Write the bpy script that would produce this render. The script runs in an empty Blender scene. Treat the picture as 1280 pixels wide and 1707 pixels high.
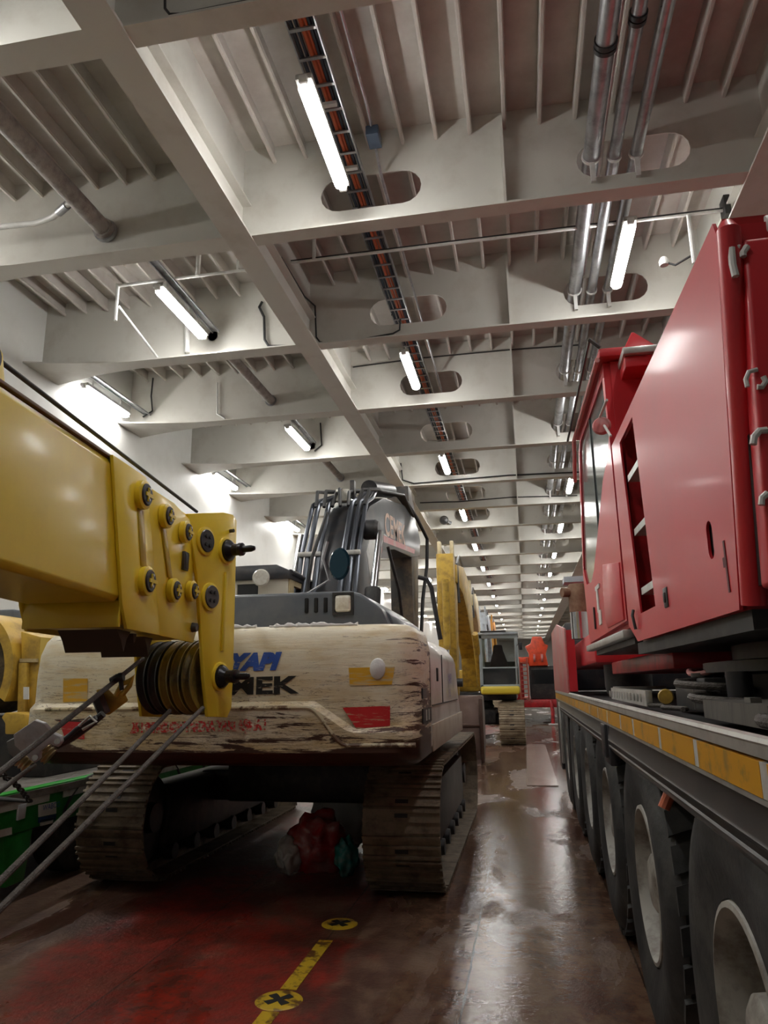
import bpy, bmesh, math, random
from mathutils import Vector, Matrix
random.seed(7)
S = bpy.context.scene
COL = S.collection
PI = math.pi

# ---------------------------------------------------------------- camera
EYE = Vector((0, 0, 1.6))
FPX = 1210.0
def _n(v): return Vector(v).normalized()
DY = _n((235, -284.5, -FPX))
DX = Vector((6565, 372, 1200)).normalized(); DX = (DX - DY * DX.dot(DY)).normalized()
DZ = DX.cross(DY)
cam_data = bpy.data.cameras.new('camera')
cam = bpy.data.objects.new('camera', cam_data); COL.objects.link(cam)
cam.matrix_world = Matrix(((DX.x, DX.y, DX.z, EYE.x), (DY.x, DY.y, DY.z, EYE.y), (DZ.x, DZ.y, DZ.z, EYE.z), (0, 0, 0, 1)))
cam_data.sensor_fit = 'VERTICAL'; cam_data.sensor_height = 36.0; cam_data.sensor_width = 36.0
cam_data.lens = FPX * 36 / 1707
cam_data.clip_start = 0.05; cam_data.clip_end = 300
S.camera = cam
# ---------------------------------------------------------------- world, exposure
w = bpy.data.worlds.new('world'); S.world = w; w.use_nodes = True
w.node_tree.nodes['Background'].inputs[0].default_value = (0.8, 0.85, 0.9, 1)
w.node_tree.nodes['Background'].inputs[1].default_value = 0.02
S.view_settings.view_transform = 'Standard'; S.view_settings.look = 'None'
S.view_settings.gamma = 1; S.view_settings.use_curve_mapping = False
S.view_settings.exposure = 1.45
LAMP = 26.0      # radiance of the fluorescent diffusers

# pixel of the survey photograph -> surveyed point on a real plane (Y, X or Z = constant)
def U(px, py, X=None, Y=None, Z=None):
    c = Vector(((px - 640) / FPX, -(py - 853.5) / FPX, -1))
    r = Vector((DX.dot(c), DY.dot(c), DZ.dot(c)))
    t = X / r.x if X is not None else Y / r.y if Y is not None else (Z - EYE.z) / r.z
    return EYE + r * t

# ---------------------------------------------------------------- materials
MATS = {}
def mat(name, rgb, rough=0.5, metal=0.0, coat=0.0, dirt=None, damt=0.5, dscale=3.0, stretch=(1, 1, 1), lo=0.45, hi=0.65,
        bump=0.0, bscale=20.0, emit=0, rvar=0.0, fine=None, spec=None):
    if name in MATS: return MATS[name]
    m = bpy.data.materials.new(name); m.use_nodes = True
    nt = m.node_tree; N = nt.nodes; L = nt.links
    b = N['Principled BSDF']
    b.inputs['Base Color'].default_value = (*rgb, 1)
    b.inputs['Roughness'].default_value = rough
    b.inputs['Metallic'].default_value = metal
    b.inputs['Coat Weight'].default_value = coat
    b.inputs['Coat Roughness'].default_value = 0.12
    if spec is not None: b.inputs['Specular IOR Level'].default_value = spec
    if emit:
        b.inputs['Emission Color'].default_value = (*rgb, 1); b.inputs['Emission Strength'].default_value = emit
    tc = N.new('ShaderNodeTexCoord'); mp = N.new('ShaderNodeMapping'); L.new(tc.outputs['Object'], mp.inputs[0])
    mp.inputs['Scale'].default_value = stretch
    if dirt is not None:
        n = N.new('ShaderNodeTexNoise'); n.inputs['Scale'].default_value = dscale; n.inputs['Detail'].default_value = 8
        n.inputs['Roughness'].default_value = 0.65
        L.new(mp.outputs[0], n.inputs['Vector'])
        r = N.new('ShaderNodeMapRange'); r.inputs[1].default_value = lo; r.inputs[2].default_value = hi
        r.inputs[3].default_value = 0; r.inputs[4].default_value = damt
        L.new(n.outputs['Fac'], r.inputs[0])
        mx = N.new('ShaderNodeMix'); mx.data_type = 'RGBA'
        L.new(r.outputs[0], mx.inputs[0]); mx.inputs[6].default_value = (*rgb, 1); mx.inputs[7].default_value = (*dirt, 1)
        L.new(mx.outputs[2], b.inputs['Base Color'])
        if rvar:
            r2 = N.new('ShaderNodeMapRange'); r2.inputs[1].default_value = 0.3; r2.inputs[2].default_value = 0.7
            r2.inputs[3].default_value = max(0.03, rough - rvar); r2.inputs[4].default_value = rough + rvar
            L.new(n.outputs['Fac'], r2.inputs[0]); L.new(r2.outputs[0], b.inputs['Roughness'])
    if bump:
        n2 = N.new('ShaderNodeTexNoise'); n2.inputs['Scale'].default_value = bscale; n2.inputs['Detail'].default_value = 5
        L.new(mp.outputs[0], n2.inputs['Vector'])
        bp = N.new('ShaderNodeBump'); bp.inputs['Strength'].default_value = bump; bp.inputs['Distance'].default_value = 0.01
        L.new(n2.outputs['Fac'], bp.inputs['Height']); L.new(bp.outputs[0], b.inputs['Normal'])
    MATS[name] = m
    return m

ship = mat('ship_paint', (0.64, 0.625, 0.575), 0.42, dirt=(0.36, 0.31, 0.25), damt=0.4, dscale=1.6, lo=0.5, hi=0.72, bump=0.08, bscale=60)
deckp = mat('ceiling_paint', (0.60, 0.565, 0.52), 0.5, dirt=(0.30, 0.24, 0.21), damt=0.5, dscale=1.1, lo=0.42, hi=0.66)
hull = mat('hull_paint', (0.72, 0.72, 0.69), 0.3, dirt=(0.5, 0.48, 0.44), damt=0.35, dscale=0.8, bump=0.06, bscale=8)
galv = mat('galvanized_steel', (0.45, 0.46, 0.48), 0.38, 0.85, dirt=(0.2, 0.19, 0.19), damt=0.6, dscale=6, rvar=0.12)
lagg = mat('pipe_lagging', (0.42, 0.39, 0.37), 0.6, dirt=(0.2, 0.18, 0.17), damt=0.7, dscale=9, bump=0.9, bscale=25)
black = mat('black_rubber', (0.018, 0.018, 0.019), 0.55, dirt=(0.07, 0.065, 0.06), damt=0.5, dscale=7)
tyre = mat('tyre_rubber', (0.024, 0.025, 0.026), 0.66, dirt=(0.075, 0.075, 0.07), damt=0.8, dscale=4, bump=0.25, bscale=30)
rimm = mat('wheel_rim_paint', (0.42, 0.41, 0.37), 0.5, dirt=(0.12, 0.09, 0.07), damt=0.85, dscale=6)
redp = mat('red_crane_paint', (0.60, 0.022, 0.032), 0.42, coat=0.12, dirt=(0.5, 0.03, 0.035), damt=0.5, dscale=2, bump=0.02, bscale=6)
redd = mat('red_frame_paint', (0.45, 0.02, 0.025), 0.35, dirt=(0.12, 0.01, 0.01), damt=0.7, dscale=5)
redf = mat('faded_red_paint', (0.60, 0.16, 0.16), 0.4, dirt=(0.5, 0.34, 0.32), damt=0.8, dscale=4)
orr = mat('orange_red_paint', (0.85, 0.09, 0.03), 0.35, dirt=(0.4, 0.05, 0.03), damt=0.6, dscale=5)
yel = mat('yellow_crane_paint', (0.84, 0.62, 0.035), 0.3, coat=0.15, dirt=(0.74, 0.52, 0.03), damt=0.6, dscale=2.5, bump=0.03, bscale=10)
yelw = mat('worn_yellow_paint', (0.60, 0.38, 0.05), 0.45, dirt=(0.2, 0.12, 0.03), damt=0.7, dscale=5)
yelm = mat('muddy_yellow_paint', (0.33, 0.2, 0.05), 0.6, dirt=(0.12, 0.08, 0.05), damt=0.8, dscale=6)
cream = mat('pale_cream_paint', (0.62, 0.52, 0.30), 0.45, dirt=(0.35, 0.25, 0.12), damt=0.6, dscale=5)
pale = mat('pale_blue_grey_paint', (0.50, 0.56, 0.62), 0.4, dirt=(0.25, 0.27, 0.3), damt=0.6, dscale=6)
dark = mat('dark_steel', (0.03, 0.03, 0.032), 0.45, 0.3, dirt=(0.09, 0.08, 0.07), damt=0.6, dscale=6)
charc = mat('charcoal_paint', (0.028, 0.030, 0.036), 0.36, coat=0.03, dirt=(0.09, 0.075, 0.065), damt=0.6, dscale=4)
skirtm = mat('charcoal_skirt_paint', (0.016, 0.017, 0.019), 0.36, spec=0.35, dirt=(0.045, 0.045, 0.043), damt=0.5, dscale=2.5)
hoodm = mat('slate_hood_paint', (0.10, 0.115, 0.135), 0.3, coat=0.2, dirt=(0.2, 0.2, 0.2), damt=0.4, dscale=3)
shoe = mat('track_steel', (0.24, 0.19, 0.13), 0.5, 0.2, dirt=(0.09, 0.065, 0.045), damt=0.9, dscale=6, bump=0.4, bscale=40)
shoef = mat('dusty_track_steel', (0.36, 0.29, 0.20), 0.6, 0.1, dirt=(0.16, 0.11, 0.07), damt=0.9, dscale=5)
chrome = mat('chrome', (0.72, 0.73, 0.74), 0.22, 1.0)
alum = mat('pale_aluminium', (0.6, 0.6, 0.57), 0.35, 0.6, dirt=(0.35, 0.33, 0.3), damt=0.6, dscale=8)
white = mat('white_paint', (0.75, 0.75, 0.73), 0.4, dirt=(0.5, 0.48, 0.45), damt=0.4, dscale=8)
rust = mat('rusty_steel', (0.20, 0.10, 0.06), 0.75, 0.2, dirt=(0.30, 0.19, 0.12), damt=0.9, dscale=8, bump=0.4)
brownm = mat('brown_bucket_steel', (0.12, 0.075, 0.06), 0.36, 0.5, dirt=(0.09, 0.05, 0.035), damt=0.9, dscale=4)
grn = mat('green_trailer_paint', (0.02, 0.24, 0.035), 0.4, dirt=(0.015, 0.12, 0.02), damt=0.7, dscale=4)
grnl = mat('bright_green_edge', (0.04, 0.42, 0.06), 0.35)
wood = mat('weathered_planks', (0.25, 0.23, 0.21), 0.6, dirt=(0.08, 0.07, 0.06), damt=0.9, dscale=5, stretch=(6, 0.7, 1), bump=0.5, bscale=20)
tape = mat('reflective_white_tape', (0.62, 0.63, 0.6), 0.35, dirt=(0.35, 0.33, 0.3), damt=0.6, dscale=14)
tapey = mat('reflective_yellow_tape', (0.72, 0.36, 0.03), 0.3, dirt=(0.3, 0.2, 0.08), damt=0.8, dscale=12, lo=0.52)
decr = mat('red_reflector', (0.55, 0.015, 0.02), 0.3, dirt=(0.5, 0.35, 0.22), damt=0.9, dscale=6, stretch=(1, 1, 8), lo=0.55, hi=0.62)
decy = mat('yellow_sticker', (0.75, 0.42, 0.03), 0.4, dirt=(0.6, 0.5, 0.3), damt=0.8, dscale=4, stretch=(1, 1, 9), lo=0.5, hi=0.6)
blue = mat('blue_lettering', (0.03, 0.10, 0.45), 0.4, dirt=(0.55, 0.5, 0.4), damt=0.8, dscale=12, stretch=(1, 1, 6), lo=0.58, hi=0.62)
inkb = mat('black_lettering', (0.02, 0.02, 0.022), 0.4, dirt=(0.5, 0.46, 0.36), damt=0.8, dscale=12, stretch=(1, 1, 6), lo=0.62, hi=0.65)
inkr = mat('red_lettering', (0.6, 0.03, 0.03), 0.45, dirt=(0.62, 0.55, 0.42), damt=1.0, dscale=26, stretch=(1, 1, 2), lo=0.48, hi=0.54)
purp = mat('violet_lettering', (0.25, 0.22, 0.5), 0.5)
peach = mat('pale_orange_lettering', (0.72, 0.5, 0.38), 0.5)
glass = mat('tinted_cab_glass', (0.20, 0.25, 0.245), 0.10, 0.0, coat=0.5, spec=0.6)
glassd = mat('dark_window_glass', (0.012, 0.014, 0.016), 0.05, coat=1.0)
orangec = mat('orange_cable', (0.55, 0.13, 0.05), 0.5)
bluec = mat('blue_black_cable', (0.03, 0.045, 0.07), 0.5)
amber = mat('amber_lens', (0.9, 0.35, 0.03), 0.2)
lens = mat('clear_lamp_lens', (0.7, 0.68, 0.6), 0.15, coat=1.0, dirt=(0.5, 0.45, 0.35), damt=0.6, dscale=30)
foam = mat('white_foam', (0.72, 0.72, 0.72), 0.7, bump=0.5)
teal = mat('teal_plastic', (0.03, 0.30, 0.28), 0.2, dirt=(0.3, 0.4, 0.4), damt=0.6, dscale=8)
redpl = mat('red_plastic', (0.42, 0.02, 0.025), 0.18, coat=0.5, dirt=(0.5, 0.4, 0.38), damt=0.5, dscale=4)
whitepl = mat('crumpled_white_plastic', (0.6, 0.6, 0.58), 0.3, bump=0.8, bscale=12)
rope = mat('grey_wire_rope', (0.065, 0.055, 0.048), 0.55, 0.3, dirt=(0.13, 0.11, 0.095), damt=0.7, dscale=30, bump=0.6, bscale=150)
brass = mat('worn_brass_sheave', (0.55, 0.45, 0.25), 0.3, 0.8)
greyp = mat('light_grey_paint', (0.58, 0.59, 0.62), 0.4, dirt=(0.25, 0.24, 0.24), damt=0.5, dscale=8)
olive = mat('worn_sheave_paint', (0.30, 0.22, 0.04), 0.45, dirt=(0.05, 0.045, 0.03), damt=0.9, dscale=5)
mud = mat('dried_mud', (0.07, 0.055, 0.035), 0.85, dirt=(0.16, 0.12, 0.06), damt=0.9, dscale=12, bump=1.0, bscale=30)

lampm = bpy.data.materials.new('lit_diffuser'); lampm.use_nodes = True
_b = lampm.node_tree.nodes['Principled BSDF']
_b.inputs['Base Color'].default_value = (0.8, 0.8, 0.8, 1)
_b.inputs['Emission Color'].default_value = (1.0, 0.985, 0.95, 1); _b.inputs['Emission Strength'].default_value = LAMP
MATS['lit_diffuser'] = lampm

# ---- wet red deck: red paint under brown mud and puddles
fm = bpy.data.materials.new('wet_red_deck'); fm.use_nodes = True
nt = fm.node_tree; N = nt.nodes; L = nt.links; b = N['Principled BSDF']
tc = N.new('ShaderNodeTexCoord')
def noise(scale, detail=6, rough=0.6, st=(1, 1, 1), dist=0.0):
    mp = N.new('ShaderNodeMapping'); mp.inputs['Scale'].default_value = st; L.new(tc.outputs['Object'], mp.inputs[0])
    n = N.new('ShaderNodeTexNoise'); n.inputs['Scale'].default_value = scale; n.inputs['Detail'].default_value = detail
    n.inputs['Roughness'].default_value = rough; n.inputs['Distortion'].default_value = dist
    L.new(mp.outputs[0], n.inputs['Vector']); return n.outputs['Fac']
def mrange(x, a, c, d=0.0, e=1.0):
    r = N.new('ShaderNodeMapRange'); r.inputs[1].default_value = a; r.inputs[2].default_value = c
    r.inputs[3].default_value = d; r.inputs[4].default_value = e; L.new(x, r.inputs[0]); return r.outputs[0]
def mixc(f, a, c):
    mx = N.new('ShaderNodeMix'); mx.data_type = 'RGBA'; L.new(f, mx.inputs[0])
    for i, v in ((6, a), (7, c)):
        if isinstance(v, tuple): mx.inputs[i].default_value = (*v, 1)
        else: L.new(v, mx.inputs[i])
    return mx.outputs[2]
def math_(op, a, c):
    n = N.new('ShaderNodeMath'); n.operation = op
    for i, v in enumerate((a, c)):
        if isinstance(v, (int, float)): n.inputs[i].default_value = v
        else: L.new(v, n.inputs[i])
    return n.outputs[0]
big = noise(0.55, 5, 0.6, (1.3, 0.8, 1), 0.4)
sep = N.new('ShaderNodeSeparateXYZ'); L.new(tc.outputs['Object'], sep.inputs[0])
lane = mrange(sep.outputs['X'], -1.25, -0.75, 0.0, 0.30)          # the walked lane carries the mud
lane = math_('ADD', lane, mrange(sep.outputs['X'], -2.6, -3.3, 0.0, 0.16))
mudf = mrange(math_('ADD', big, lane), 0.50, 0.60)
c1 = mixc(mrange(noise(7, 8, 0.7), 0.42, 0.68), (0.29, 0.030, 0.018), (0.075, 0.030, 0.020))
c2 = mixc(mrange(noise(5, 8, 0.7), 0.4, 0.65), (0.19, 0.118, 0.075), (0.11, 0.05, 0.034))
c3 = mixc(mudf, c1, c2)
c4 = mixc(mrange(noise(1.3, 6, 0.7, (1, 0.5, 1)), 0.50, 0.58, 0, 0.7), c3, (0.065, 0.022, 0.016))
seamv = math_('ABSOLUTE', math_('SUBTRACT', math_('FRACT', math_('DIVIDE', math_('ADD', math_('ADD', sep.outputs['X'], 10.37), math_('MULTIPLY', noise(6, 2), 0.012)), 0.95), 0.0), 0.5), 0.0)
c5 = mixc(mrange(seamv, 0.0045, 0.008, 0.8, 0.0), c4, (0.02, 0.012, 0.01))
L.new(mixc(mrange(noise(40, 4, 0.6), 0.62, 0.72, 0, 0.5), c5, (0.16, 0.13, 0.10)), b.inputs['Base Color'])
wet = noise(0.75, 6, 0.6, (1.6, 0.55, 1), 0.5)
lane2 = mrange(sep.outputs['X'], -1.2, -0.5, -0.10, 0.06)
pud = mrange(math_('ADD', wet, lane2), 0.45, 0.54)
L.new(mrange(pud, 0, 1, 0.40, 0.06), b.inputs['Roughness'])
bp = N.new('ShaderNodeBump'); bp.inputs['Distance'].default_value = 0.012
L.new(mrange(pud, 0, 1, 0.8, 0.20), bp.inputs['Strength'])
L.new(math_('ADD', math_('MULTIPLY', noise(9, 3, 0.55), 0.7), math_('MULTIPLY', noise(30, 4, 0.7), 0.7)), bp.inputs['Height'])
L.new(bp.outputs[0], b.inputs['Normal'])
MATS['wet_red_deck'] = fm
ylm = mat('worn_yellow_line', (0.62, 0.42, 0.03), 0.35, dirt=(0.10, 0.03, 0.02), damt=0.9, dscale=9, lo=0.5, hi=0.58)

# counterweight paint: cream, scraped to brown along horizontal gouges, worst low and at the right corner
cw = bpy.data.materials.new('scraped_cream_paint'); cw.use_nodes = True
nt = cw.node_tree; N = nt.nodes; L = nt.links; b = N['Principled BSDF']; tc = N.new('ShaderNodeTexCoord')
sep = N.new('ShaderNodeSeparateXYZ'); L.new(tc.outputs['Object'], sep.inputs[0])
lowz = mrange(sep.outputs['Z'], 1.68, 1.10, 0.0, 0.14)
edge = mrange(sep.outputs['X'], -1.0, -0.74, 0.0, 0.10)
zadj = math_('SUBTRACT', sep.outputs['Z'], math_('ADD', mrange(sep.outputs['X'], -1.35, -1.05, 0, 0.06), mrange(sep.outputs['X'], -3.1, -3.45, 0, 0.12)))
bare = mrange(zadj, 1.185, 1.10, 0.0, 0.35)
gou = noise(2.2, 10, 0.72, (1.0, 1.0, 11.0), 0.5)
g1 = mrange(math_('ADD', math_('ADD', gou, lowz), math_('ADD', edge, bare)), 0.645, 0.675)
tone = mixc(mrange(math_('ADD', noise(3, 6, 0.6, (1, 1, 4)), lowz), 0.45, 0.75), (0.80, 0.74, 0.58), (0.66, 0.52, 0.28))
tone = mixc(mrange(math_('ADD', noise(26, 6, 0.7, (0.35, 1, 4)), lowz), 0.60, 0.74, 0, 0.7), tone, (0.36, 0.25, 0.13))
crk = math_('ABSOLUTE', math_('SUBTRACT', noise(3.0, 5, 0.6, (0.55, 1, 6.5), 0.8), 0.5), 0.0)
crk = math_('MULTIPLY', mrange(crk, 0.002, 0.007, 1, 0), mrange(sep.outputs['Z'], 1.95, 1.5, 0.15, 0.9))
crk2 = math_('ABSOLUTE', math_('SUBTRACT', noise(7.0, 5, 0.7, (0.5, 1, 5), 0.5), 0.5), 0.0)
crk2 = math_('MULTIPLY', mrange(crk2, 0.002, 0.008, 1, 0), mrange(sep.outputs['Z'], 1.62, 1.35, 0.0, 0.8))
tone = mixc(math_('MAXIMUM', crk, crk2), tone, (0.12, 0.055, 0.03))
L.new(mixc(g1, tone, (0.060, 0.022, 0.012)), b.inputs['Base Color']); b.inputs['Roughness'].default_value = 0.33
bp = N.new('ShaderNodeBump'); bp.inputs['Strength'].default_value = 0.35; bp.inputs['Distance'].default_value = 0.01
L.new(math_('ADD', gou, math_('MULTIPLY', noise(5, 4, 0.6), 0.5)), bp.inputs['Height']); L.new(bp.outputs[0], b.inputs['Normal'])
sidep = mat('pale_cream_side_paint', (0.72, 0.68, 0.62), 0.3, coat=0.3, dirt=(0.42, 0.36, 0.30), damt=0.6, dscale=3, bump=0.25, bscale=5)

# ---------------------------------------------------------------- mesh builder
class MB:
    def __init__(s): s.v = []; s.f = []
    def add(s, vs, fs):
        o = len(s.v); s.v += [tuple(v) for v in vs]; s.f += [tuple(i + o for i in f) for f in fs]; return s
    def box(s, x0, x1, y0, y1, z0, z1):
        return s.add([(x0, y0, z0), (x1, y0, z0), (x1, y1, z0), (x0, y1, z0), (x0, y0, z1), (x1, y0, z1), (x1, y1, z1), (x0, y1, z1)],
                     [(0, 3, 2, 1), (4, 5, 6, 7), (0, 1, 5, 4), (1, 2, 6, 5), (2, 3, 7, 6), (3, 0, 4, 7)])
    def bar(s, p, q, w, h, up=(0, 0, 1)):           # box between two points, w across, h along up
        p = Vector(p); q = Vector(q); d = (q - p).normalized(); up = Vector(up)
        if abs(d.dot(up)) > 0.99: up = Vector((0, 1, 0))
        a = d.cross(up).normalized() * w / 2; c = a.cross(d).normalized() * h / 2
        return s.add([p - a - c, p + a - c, p + a + c, p - a + c, q - a - c, q + a - c, q + a + c, q - a + c],
                     [(0, 1, 2, 3), (4, 7, 6, 5), (0, 4, 5, 1), (1, 5, 6, 2), (2, 6, 7, 3), (3, 7, 4, 0)])
    def prism(s, pts, ax, a0, a1):                  # polygon extruded along an axis
        n = len(pts)
        def P(p, a):
            return (a, p[0], p[1]) if ax == 'x' else (p[0], a, p[1]) if ax == 'y' else (p[0], p[1], a)
        return s.add([P(p, a0) for p in pts] + [P(p, a1) for p in pts],
                     [tuple(range(n))[::-1], tuple(range(n, 2 * n))] + [(i, (i + 1) % n, (i + 1) % n + n, i + n) for i in range(n)])
    def tube(s, path, r, n=10, caps=True):
        P = [Vector(p) for p in path]; rr = r if isinstance(r, (list, tuple)) else [r] * len(P)
        vs = []; fs = []; prev = None
        for i, p in enumerate(P):
            d = ((P[i + 1] - p) if i < len(P) - 1 else (p - P[i - 1])).normalized()
            if 0 < i < len(P) - 1: d = ((P[i + 1] - p).normalized() + (p - P[i - 1]).normalized()).normalized()
            if prev is None:
                a = d.cross(Vector((0, 0, 1)));
                if a.length < 0.1: a = d.cross(Vector((0, 1, 0)))
            else: a = prev - d * prev.dot(d)
            a.normalize(); prev = a; c = d.cross(a)
            for k in range(n):
                t = 2 * PI * k / n; vs.append(p + (a * math.cos(t) + c * math.sin(t)) * rr[i])
        for i in range(len(P) - 1):
            for k in range(n): fs.append((i * n + k, i * n + (k + 1) % n, (i + 1) * n + (k + 1) % n, (i + 1) * n + k))
        if caps: fs.append(tuple(range(n))[::-1]); fs.append(tuple(range((len(P) - 1) * n, len(P) * n)))
        return s.add(vs, fs)
    def cyl(s, p, q, r, n=20, r2=None): return s.tube([p, q], [r, r if r2 is None else r2], n)
    def lathe(s, prof, o, ax, n=40, up=None):       # prof: (radius, distance along ax) list, closed loop not required
        o = Vector(o); ax = Vector(ax).normalized(); a = ax.cross(Vector((0, 0, 1)))
        if a.length < 0.1: a = ax.cross(Vector((0, 1, 0)))
        a.normalize(); c = ax.cross(a); vs = []; fs = []; m = len(prof)
        for k in range(n):
            t = 2 * PI * k / n; e = a * math.cos(t) + c * math.sin(t)
            for r, h in prof: vs.append(o + ax * h + e * r)
        for k in range(n):
            for i in range(m - 1): fs.append((k * m + i, k * m + i + 1, ((k + 1) % n) * m + i + 1, ((k + 1) % n) * m + i))
        return s.add(vs, fs)
    def tf(s, M, start=0):
        for i in range(start, len(s.v)): s.v[i] = tuple(M @ Vector(s.v[i]))
        return s
    def build(s, name, m, parent=None, bevel=0.0, seg=2, loc=None, ang=35, normals=True, m2=None, m2faces=()):
        me = bpy.data.meshes.new(name)
        bm = bmesh.new(); vs = [bm.verts.new(v) for v in s.v]
        m2s = set(m2faces)
        for fi, f in enumerate(s.f):
            try: nf = bm.faces.new([vs[i] for i in f]); nf.material_index = 1 if fi in m2s else 0
            except ValueError: pass
        if bevel:
            bmesh.ops.remove_doubles(bm, verts=bm.verts, dist=1e-5)
        if normals: bmesh.ops.recalc_face_normals(bm, faces=bm.faces)
        if bevel:
            es = [e for e in bm.edges if len(e.link_faces) == 2 and e.calc_face_angle(0) > math.radians(28)]
            bmesh.ops.bevel(bm, geom=es, offset=bevel, segments=seg, profile=0.5, affect='EDGES', clamp_overlap=True)
        for f in bm.faces: f.smooth = True
        for e in bm.edges:
            if len(e.link_faces) == 2 and e.calc_face_angle(0) > math.radians(ang): e.smooth = False
        if loc is not None:
            bmesh.ops.translate(bm, verts=bm.verts, vec=-Vector(loc))
        bm.to_mesh(me); bm.free()
        me.materials.append(m)
        if m2: me.materials.append(m2)
        o = bpy.data.objects.new(name, me); COL.objects.link(o)
        if loc is not None: o.location = loc
        if parent: o.parent = parent; 
        if parent and parent.location.length > 0 and loc is None and not parent.get('_local'):
            o.matrix_parent_inverse = Matrix.Translation(-parent.location)
        elif parent and loc is not None and not parent.get('_local'):
            o.matrix_parent_inverse = Matrix.Translation(-parent.location)
        return o
def tag(o, label, cat, group=None):
    o['label'] = label; o['category'] = cat
    if group: o['group'] = group
    return o
def thing(name, loc, label, cat, group=None):
    o = bpy.data.objects.new(name, None); COL.objects.link(o); o.location = loc; o.empty_display_size = 0.2
    return tag(o, label, cat, group)
def struct(o): o['kind'] = 'structure'; return o
def text_mesh(name, txt, size, m, parent, fn, shear=0.0, spx=1.0, extr=0.002, sx=1.0, off=0.0):
    cu = bpy.data.curves.new('t', 'FONT'); cu.body = txt; cu.size = size; cu.shear = shear; cu.space_character = spx
    cu.extrude = 0; cu.offset = off; cu.resolution_u = 3
    ob = bpy.data.objects.new('t', cu); COL.objects.link(ob)
    dg = bpy.context.evaluated_depsgraph_get(); me = bpy.data.meshes.new_from_object(ob.evaluated_get(dg))
    bpy.data.objects.remove(ob); 
    for v in me.vertices: v.co = fn(v.co.x * sx, v.co.y)
    me.name = name; me.materials.clear(); me.materials.append(m)
    o = bpy.data.objects.new(name, me); COL.objects.link(o)
    if parent: o.parent = parent; o.matrix_parent_inverse = Matrix.Translation(-parent.location)
    return o
def copy_tree(o, parent=None):
    c = o.copy(); COL.objects.link(c); c.parent = parent
    for ch in [k for k in bpy.data.objects if k.parent == o and k is not c]: copy_tree(ch, c)
    return c
ORD = ['first', 'second', 'third', 'fourth', 'fifth', 'sixth', 'seventh', 'eighth', 'ninth', 'tenth', 'eleventh', 'twelfth', 'thirteenth',
       'fourteenth', 'fifteenth', 'sixteenth', 'seventeenth', 'eighteenth']

# ================================================================ SETTING
Y0, Y1, XL, XR, ZD, ZB = -6.0, 82.0, -6.56, 6.6, 7.06, 6.0
struct(MB().box(XL, XR, Y0, Y1, -0.12, 0).build('floor', fm))
struct(MB().box(XL - 0.1, XL, Y0, Y1, 0, ZD + .1).build('wall_left', hull))
struct(MB().box(XR, XR + 0.1, Y0, Y1, 0, ZD + .1).build('wall_right', hull))
struct(MB().box(XL, XR, Y1, Y1 + 0.1, 0, ZD + .1).build('wall_far', hull))
struct(MB().box(XL, XR, Y0 - 0.1, Y0, 0, ZD + .1).build('wall_back', hull))
c = MB().box(XL, XR, Y0, Y1, ZD, ZD + 0.1)
SX = [0.09 + 0.335 * k for k in range(-19, 20) if -6.4 < 0.09 + 0.335 * k < 6.5 and abs(abs(0.09 + 0.335 * k) - 2.57) > 0.08]
for x in SX:                                       # bulb-flat stiffeners welded under the plating
    c.box(x - 0.006, x + 0.006, Y0, Y1, ZD - 0.2, ZD)
    c.tube([(x + 0.012, Y0, ZD - 0.185), (x + 0.012, Y1, ZD - 0.185)], 0.022, 6)
struct(c.build('ceiling', deckp))

BEAMS = [3.74 + 2.42 * k for k in range(-3, 33)]
def slot(cx, cz, w_, h_, n=8):
    r = h_ / 2; pts = []
    for s_, a0 in ((1, -PI / 2), (-1, PI / 2)):
        for i in range(n + 1):
            t = a0 + PI * i / n; pts.append((cx + s_ * (w_ / 2 - r) + r * math.cos(t), cz + r * math.sin(t)))
    return pts
def web_mesh():
    bm = bmesh.new()
    def loop(pts):
        vs = [bm.verts.new((x, 0.0, z)) for x, z in pts]
        return [bm.edges.new((vs[i], vs[(i + 1) % len(vs)])) for i in range(len(vs))]
    outer = [(XL, ZB - 0.0), (XL, ZD), (XR, ZD), (XR, ZB)]
    es = loop(outer)
    for cx in (-1.24, 1.26, 4.1): es += loop(slot(cx, 6.38, 1.02, 0.375))
    bmesh.ops.triangle_fill(bm, use_beauty=True, use_dissolve=True, edges=es)
    r = bmesh.ops.extrude_face_region(bm, geom=bm.faces[:])
    bmesh.ops.translate(bm, verts=[g for g in r['geom'] if isinstance(g, bmesh.types.BMVert)], vec=(0, 0.016, 0))
    m = MB(); bm.verts.ensure_lookup_table(); m.add([v.co.copy() for v in bm.verts], [[v.index for v in f.verts] for f in bm.faces]); bm.free()
    # flange with flared ends at the ship's side and at the girders
    def fl(x): 
        a = max(0.0, 1 - min(abs(x - XL), abs(XR - x)) / 1.5)
        left = 0.12 if abs(x) > 2.6 else 0.09
        return left + 0.28 * a ** 1.6
    xs = [XL + (XR - XL) * i / 80 for i in range(81)]
    vs = []; fs = []
    for x in xs:
        f_ = fl(x)
        for y, z in ((-f_, ZB - 0.02), (f_, ZB - 0.02), (f_, ZB), (-f_, ZB)): vs.append((x, y, z))
    for i in range(80):
        for k in range(4): fs.append((i * 4 + k, (i + 1) * 4 + k, (i + 1) * 4 + (k + 1) % 4, i * 4 + (k + 1) % 4))
    fs += [(0, 1, 2, 3), (320, 323, 322, 321)]
    m.add(vs, fs)
    for x in (0.07,):                   # tripping bracket: tapering plate on the near side of the web
        m.prism([(0, ZB), (-0.085, ZB), (-0.1, ZB + 0.05), (-0.14, ZD - 0.2), (0, ZD - 0.2)], 'x', x - 0.012, x + 0.012)
    return m
wm = web_mesh().build('trim_1', ship)
struct(wm); wm.location = (0, BEAMS[0], 0)
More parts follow.
